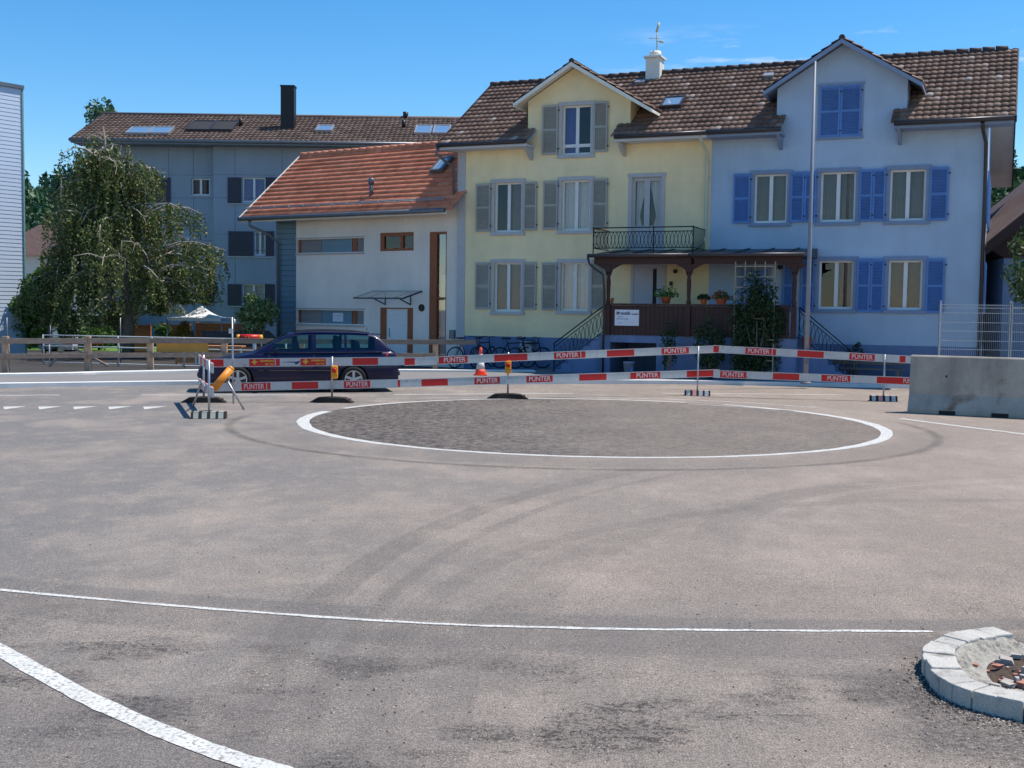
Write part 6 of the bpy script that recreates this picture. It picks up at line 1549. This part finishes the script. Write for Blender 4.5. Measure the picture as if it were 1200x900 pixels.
# ================================================================== CAR
def car():
    o = thing('estate_car', 'dark midnight blue estate car parked behind the barrier boards', 'car', (-7.50, 27.56, 0), math.atan2(28.75 - 27.65, 4.6))
    Ln, Wd = 4.70, .86
    wx = (.90, 3.60); wr = .315; ar = .365
    def top(x):     # bonnet, belt line
        P = [(0, .52), (.08, .62), (.25, .70), (.7, .80), (1.2, .895), (1.5, .93), (2.5, .94), (4.0, .965), (4.5, .975), (4.64, .93), (4.70, .62)]
        for a, c in zip(P, P[1:]):
            if a[0] <= x <= c[0]: f = (x - a[0]) / (c[0] - a[0]); return a[1] * (1 - f) + c[1] * f
        return P[-1][1]
    def bot(x):
        z = .21 + .05 * max(0, (.5 - x)) + .07 * max(0, (x - 4.1))
        for c in wx:
            if abs(x - c) < ar: z = max(z, .30 + math.sqrt(ar * ar - (x - c) ** 2))
        return z
    def wid(x, z):
        e = 1 - .26 * max(0, 1 - x / .75) ** 2.2 - .16 * max(0, (x - 4.1) / .6) ** 2.5
        v = 1 - .06 * max(0, (z - .62) / .35) ** 1.4 - .05 * max(0, (.42 - z) / .2)
        return Wd * e * v
    xs = [i * .0392 for i in range(121)]; xs = [min(x, Ln) for x in xs]
    paint = B(); n = 9
    rows = []
    for x in xs:
        zb, zt = bot(x), top(x); row = []
        for k in range(n + 1): z = zb + (zt - zb) * k / n; row.append((x, wid(x, z), z))
        wt = row[-1][1]
        for k in range(1, 7): f = k / 6; row.append((x, wt * (1 - f), zt + .045 * (1 - (1 - f) ** 2) * (1 if x < 1.5 or x > 4.4 else .2)))
        rows.append(row)
    for sgn in (1, -1):
        for i in range(len(rows) - 1):
            for k in range(len(rows[0]) - 1):
                q = [rows[i][k], rows[i + 1][k], rows[i + 1][k + 1], rows[i][k + 1]]; paint.face([(p[0], p[1] * sgn, p[2]) for p in q], True)
    for row in (rows[0], rows[-1]):
        full = [(p[0], p[1], p[2]) for p in row] + [(p[0], -p[1], p[2]) for p in reversed(row[:-1])]; paint.face(full)
    paint.build('body', 'carpaint', o)
    # greenhouse
    def roof(x):
        P = [(1.28, .925), (1.5, 1.06), (1.8, 1.235), (2.0, 1.335), (2.15, 1.385), (2.5, 1.425), (3.0, 1.44), (3.6, 1.43), (3.95, 1.405), (4.12, 1.37), (4.25, 1.29), (4.42, 1.13), (4.62, .965)]
        for a, c in zip(P, P[1:]):
            if a[0] <= x <= c[0]: f = (x - a[0]) / (c[0] - a[0]); return a[1] * (1 - f) + c[1] * f
        return .95
    gx = [1.28 + (4.62 - 1.28) * i / 100 for i in range(101)]
    gh = B(); gl = B(); wsb = B(); rows = []
    for x in gx:
        zb, zt = top(x) - .004, max(roof(x), top(x)); row = []
        for k in range(9):
            f = k / 8; z = zb + (zt - zb) * f; hh = (z - .94) / .5; row.append((x, wid(x, zb) - .015 - .20 * max(0, hh) ** 1.15 - (.02 * f ** 4), z))
        for k in range(1, 7): f = k / 6; row.append((x, row[8][1] * (1 - f), zt + .028 * (1 - (1 - f) ** 2)))
        rows.append(row)
    def glassy(i, k):
        x = (gx[i] + gx[i + 1]) / 2
        if 0 < k < 7 and 1.72 < x < 4.13 and not (2.62 < x < 2.71) and not (3.38 < x < 3.46):
            return 1
        if k >= 8 and (1.36 < x < 2.08 or 4.16 < x < 4.52) and k > 8: return 2
        if k == 7 and False: return 0
        return 0
    for sgn in (1, -1):
        for i in range(100):
            for k in range(14):
                q = [rows[i][k], rows[i + 1][k], rows[i + 1][k + 1], rows[i][k + 1]]; q = [(p[0], p[1] * sgn, p[2]) for p in q]
                g_ = glassy(i, k)
                (gl if g_ == 1 else wsb if g_ == 2 else gh).face(q, True)
    gh.build('cabin', 'carpaint', o); gl.build('side_glass', 'carglass', o, fixn=False); wsb.build('windscreen', 'carglass', o, fixn=False)
    # window line trims, roof rails, mouldings
    b = B()
    for sgn in (1, -1):
        b.tube([(x, sgn * (wid(x, .94) + .002), top(x) + .002) for x in [1.5 + .2 * k for k in range(15)]], .008, 5)
        b.tube([(x, sgn * .60, roof(x) + .035) for x in [2.2 + .15 * k for k in range(13)]], .014, 6)
        b.tube([(x, sgn * (wid(x, .52) + .004), .52) for x in [1.32 + .1 * k for k in range(20)]], .016, 6)
        for xx in (1.62, 2.665, 3.42): b.tube([(xx, sgn * (wid(xx, z) + .0012), z) for z in (.28, .5, .7, .92)], .0045, 4)
        b.tube([(x, sgn * (wid(x, .25) + .002), .235) for x in [1.3 + .2 * k for k in range(10)]], .02, 6)
    b.build('trim', 'carplastic', o, fixn=False)
    b = B(); b.box(4.50, 4.74, -.70, .70, .40, .50); b.box(-.03, .12, -.58, .58, .36, .46); b.build('bumper_strip', 'carplastic', o, bevel=.02)
    b = B()
    for x in (1.95, 2.95, 3.4):
        for y in ((-.36, .36)): b.obox(Vector((x + .35, y, .95)), Vector((1, 0, 0)), Vector((0, 1, 0)), Vector((-.2, 0, 1)).normalized(), .06, .24, .28); b.obox(Vector((x + .30, y, 1.27)), Vector((1, 0, 0)), Vector((0, 1, 0)), Vector((0, 0, 1)), .04, .13, .07) if x < 3.2 else None
    b.box(1.4, 1.65, -.65, .65, .8, .95); b.build('seats', 'seat', o, bevel=.03)
    box('floor', 'seat', .3, 4.5, -.62, .62, .22, .34, o)
    for x in wx:
        for sgn in (-1, 1):
            y = sgn * .80; b = B(); s4 = -sgn
            b.lathe([(.20, -.09), (.285, -.10), (wr, -.07), (wr, .07), (.285, .10), (.20, .09)], (x, y - sgn * .02, wr), 28, 'y', caps=False)
            wv = b.build('wheel', 'tyre', o, fixn=False)
            b = B(); yy = y + sgn * .075; b.lathe([(.215, 0), (.195, .0), (.185, -sgn * .05), (.18, -sgn * .06)], (x, yy, wr), 28, 'y', caps=False)
            for k in range(5):
                a = k * 2 * PI / 5 + .3; d = Vector((math.cos(a), 0, math.sin(a))); b.obox(Vector((x, yy - sgn * .015, wr)) + d * .11, d, Vector((0, 1, 0)), d.cross(Vector((0, 1, 0))), .095, .012, .030)
            b.lathe([(.045, sgn * .01), (.05, -sgn * .03)], (x, yy, wr), 14, 'y'); b.build('rim', 'rim', wv, fixn=False)
            b = B(); b.lathe([(.19, -.004), (.19, .004)], (x, yy - sgn * .07, wr), 20, 'y'); b.build('brake_disc', 'gutter', wv)
            
    for x in wx: B().lathe([(ar + .02, -.62), (ar + .02, .62)], (x, 0, wr), 24, 'y').build('wheel_arch', 'carplastic', o)
    for sgn in (-1, 1):
        b = B(); b.obox(Vector((4.50, sgn * .735, .85)), Vector((.93, -sgn * .36, 0)), Vector((sgn * .36, .93, 0)), Vector((0, 0, 1)), .15, .03, .09); b.build('tail_light', 'tail', o, bevel=.02)
        b = B(); b.obox(Vector((.19, sgn * .60, .62)), Vector((.8, sgn * .6, 0)), Vector((-sgn * .6, .8, 0)), Vector((0, 0, 1)), .14, .03, .06); b.build('headlight', 'headlamp', o, bevel=.02)
        b = B(); b.obox(Vector((1.78, sgn * .93, .99)), Vector((1, 0, 0)), Vector((0, 1, 0)), Vector((0, 0, 1)), .05, .08, .06); b.build('mirror', 'carpaint', o, bevel=.025)
        for hx in (2.50, 3.30): b = B(); b.box(hx - .1, hx + .06, sgn * (wid(hx, .82) + .004), sgn * (wid(hx, .82) + .03), .80, .83); b.build('door_handle', 'carpaint', o, bevel=.008)
    b = B(); b.tube([(3.98, 0, 1.42), (4.03, 0, 1.55)], .006, 5); b.build('antenna', 'carplastic', o)
    b = B(); b.box(4.70, 4.715, -.26, .26, .58, .69); b.build('number_plate', 'signwhite', o)
    b = B(); b.box(4.18, 4.30, -.55, .55, 1.375, 1.395); b.build('spoiler', 'carpaint', o, bevel=.008)
car()
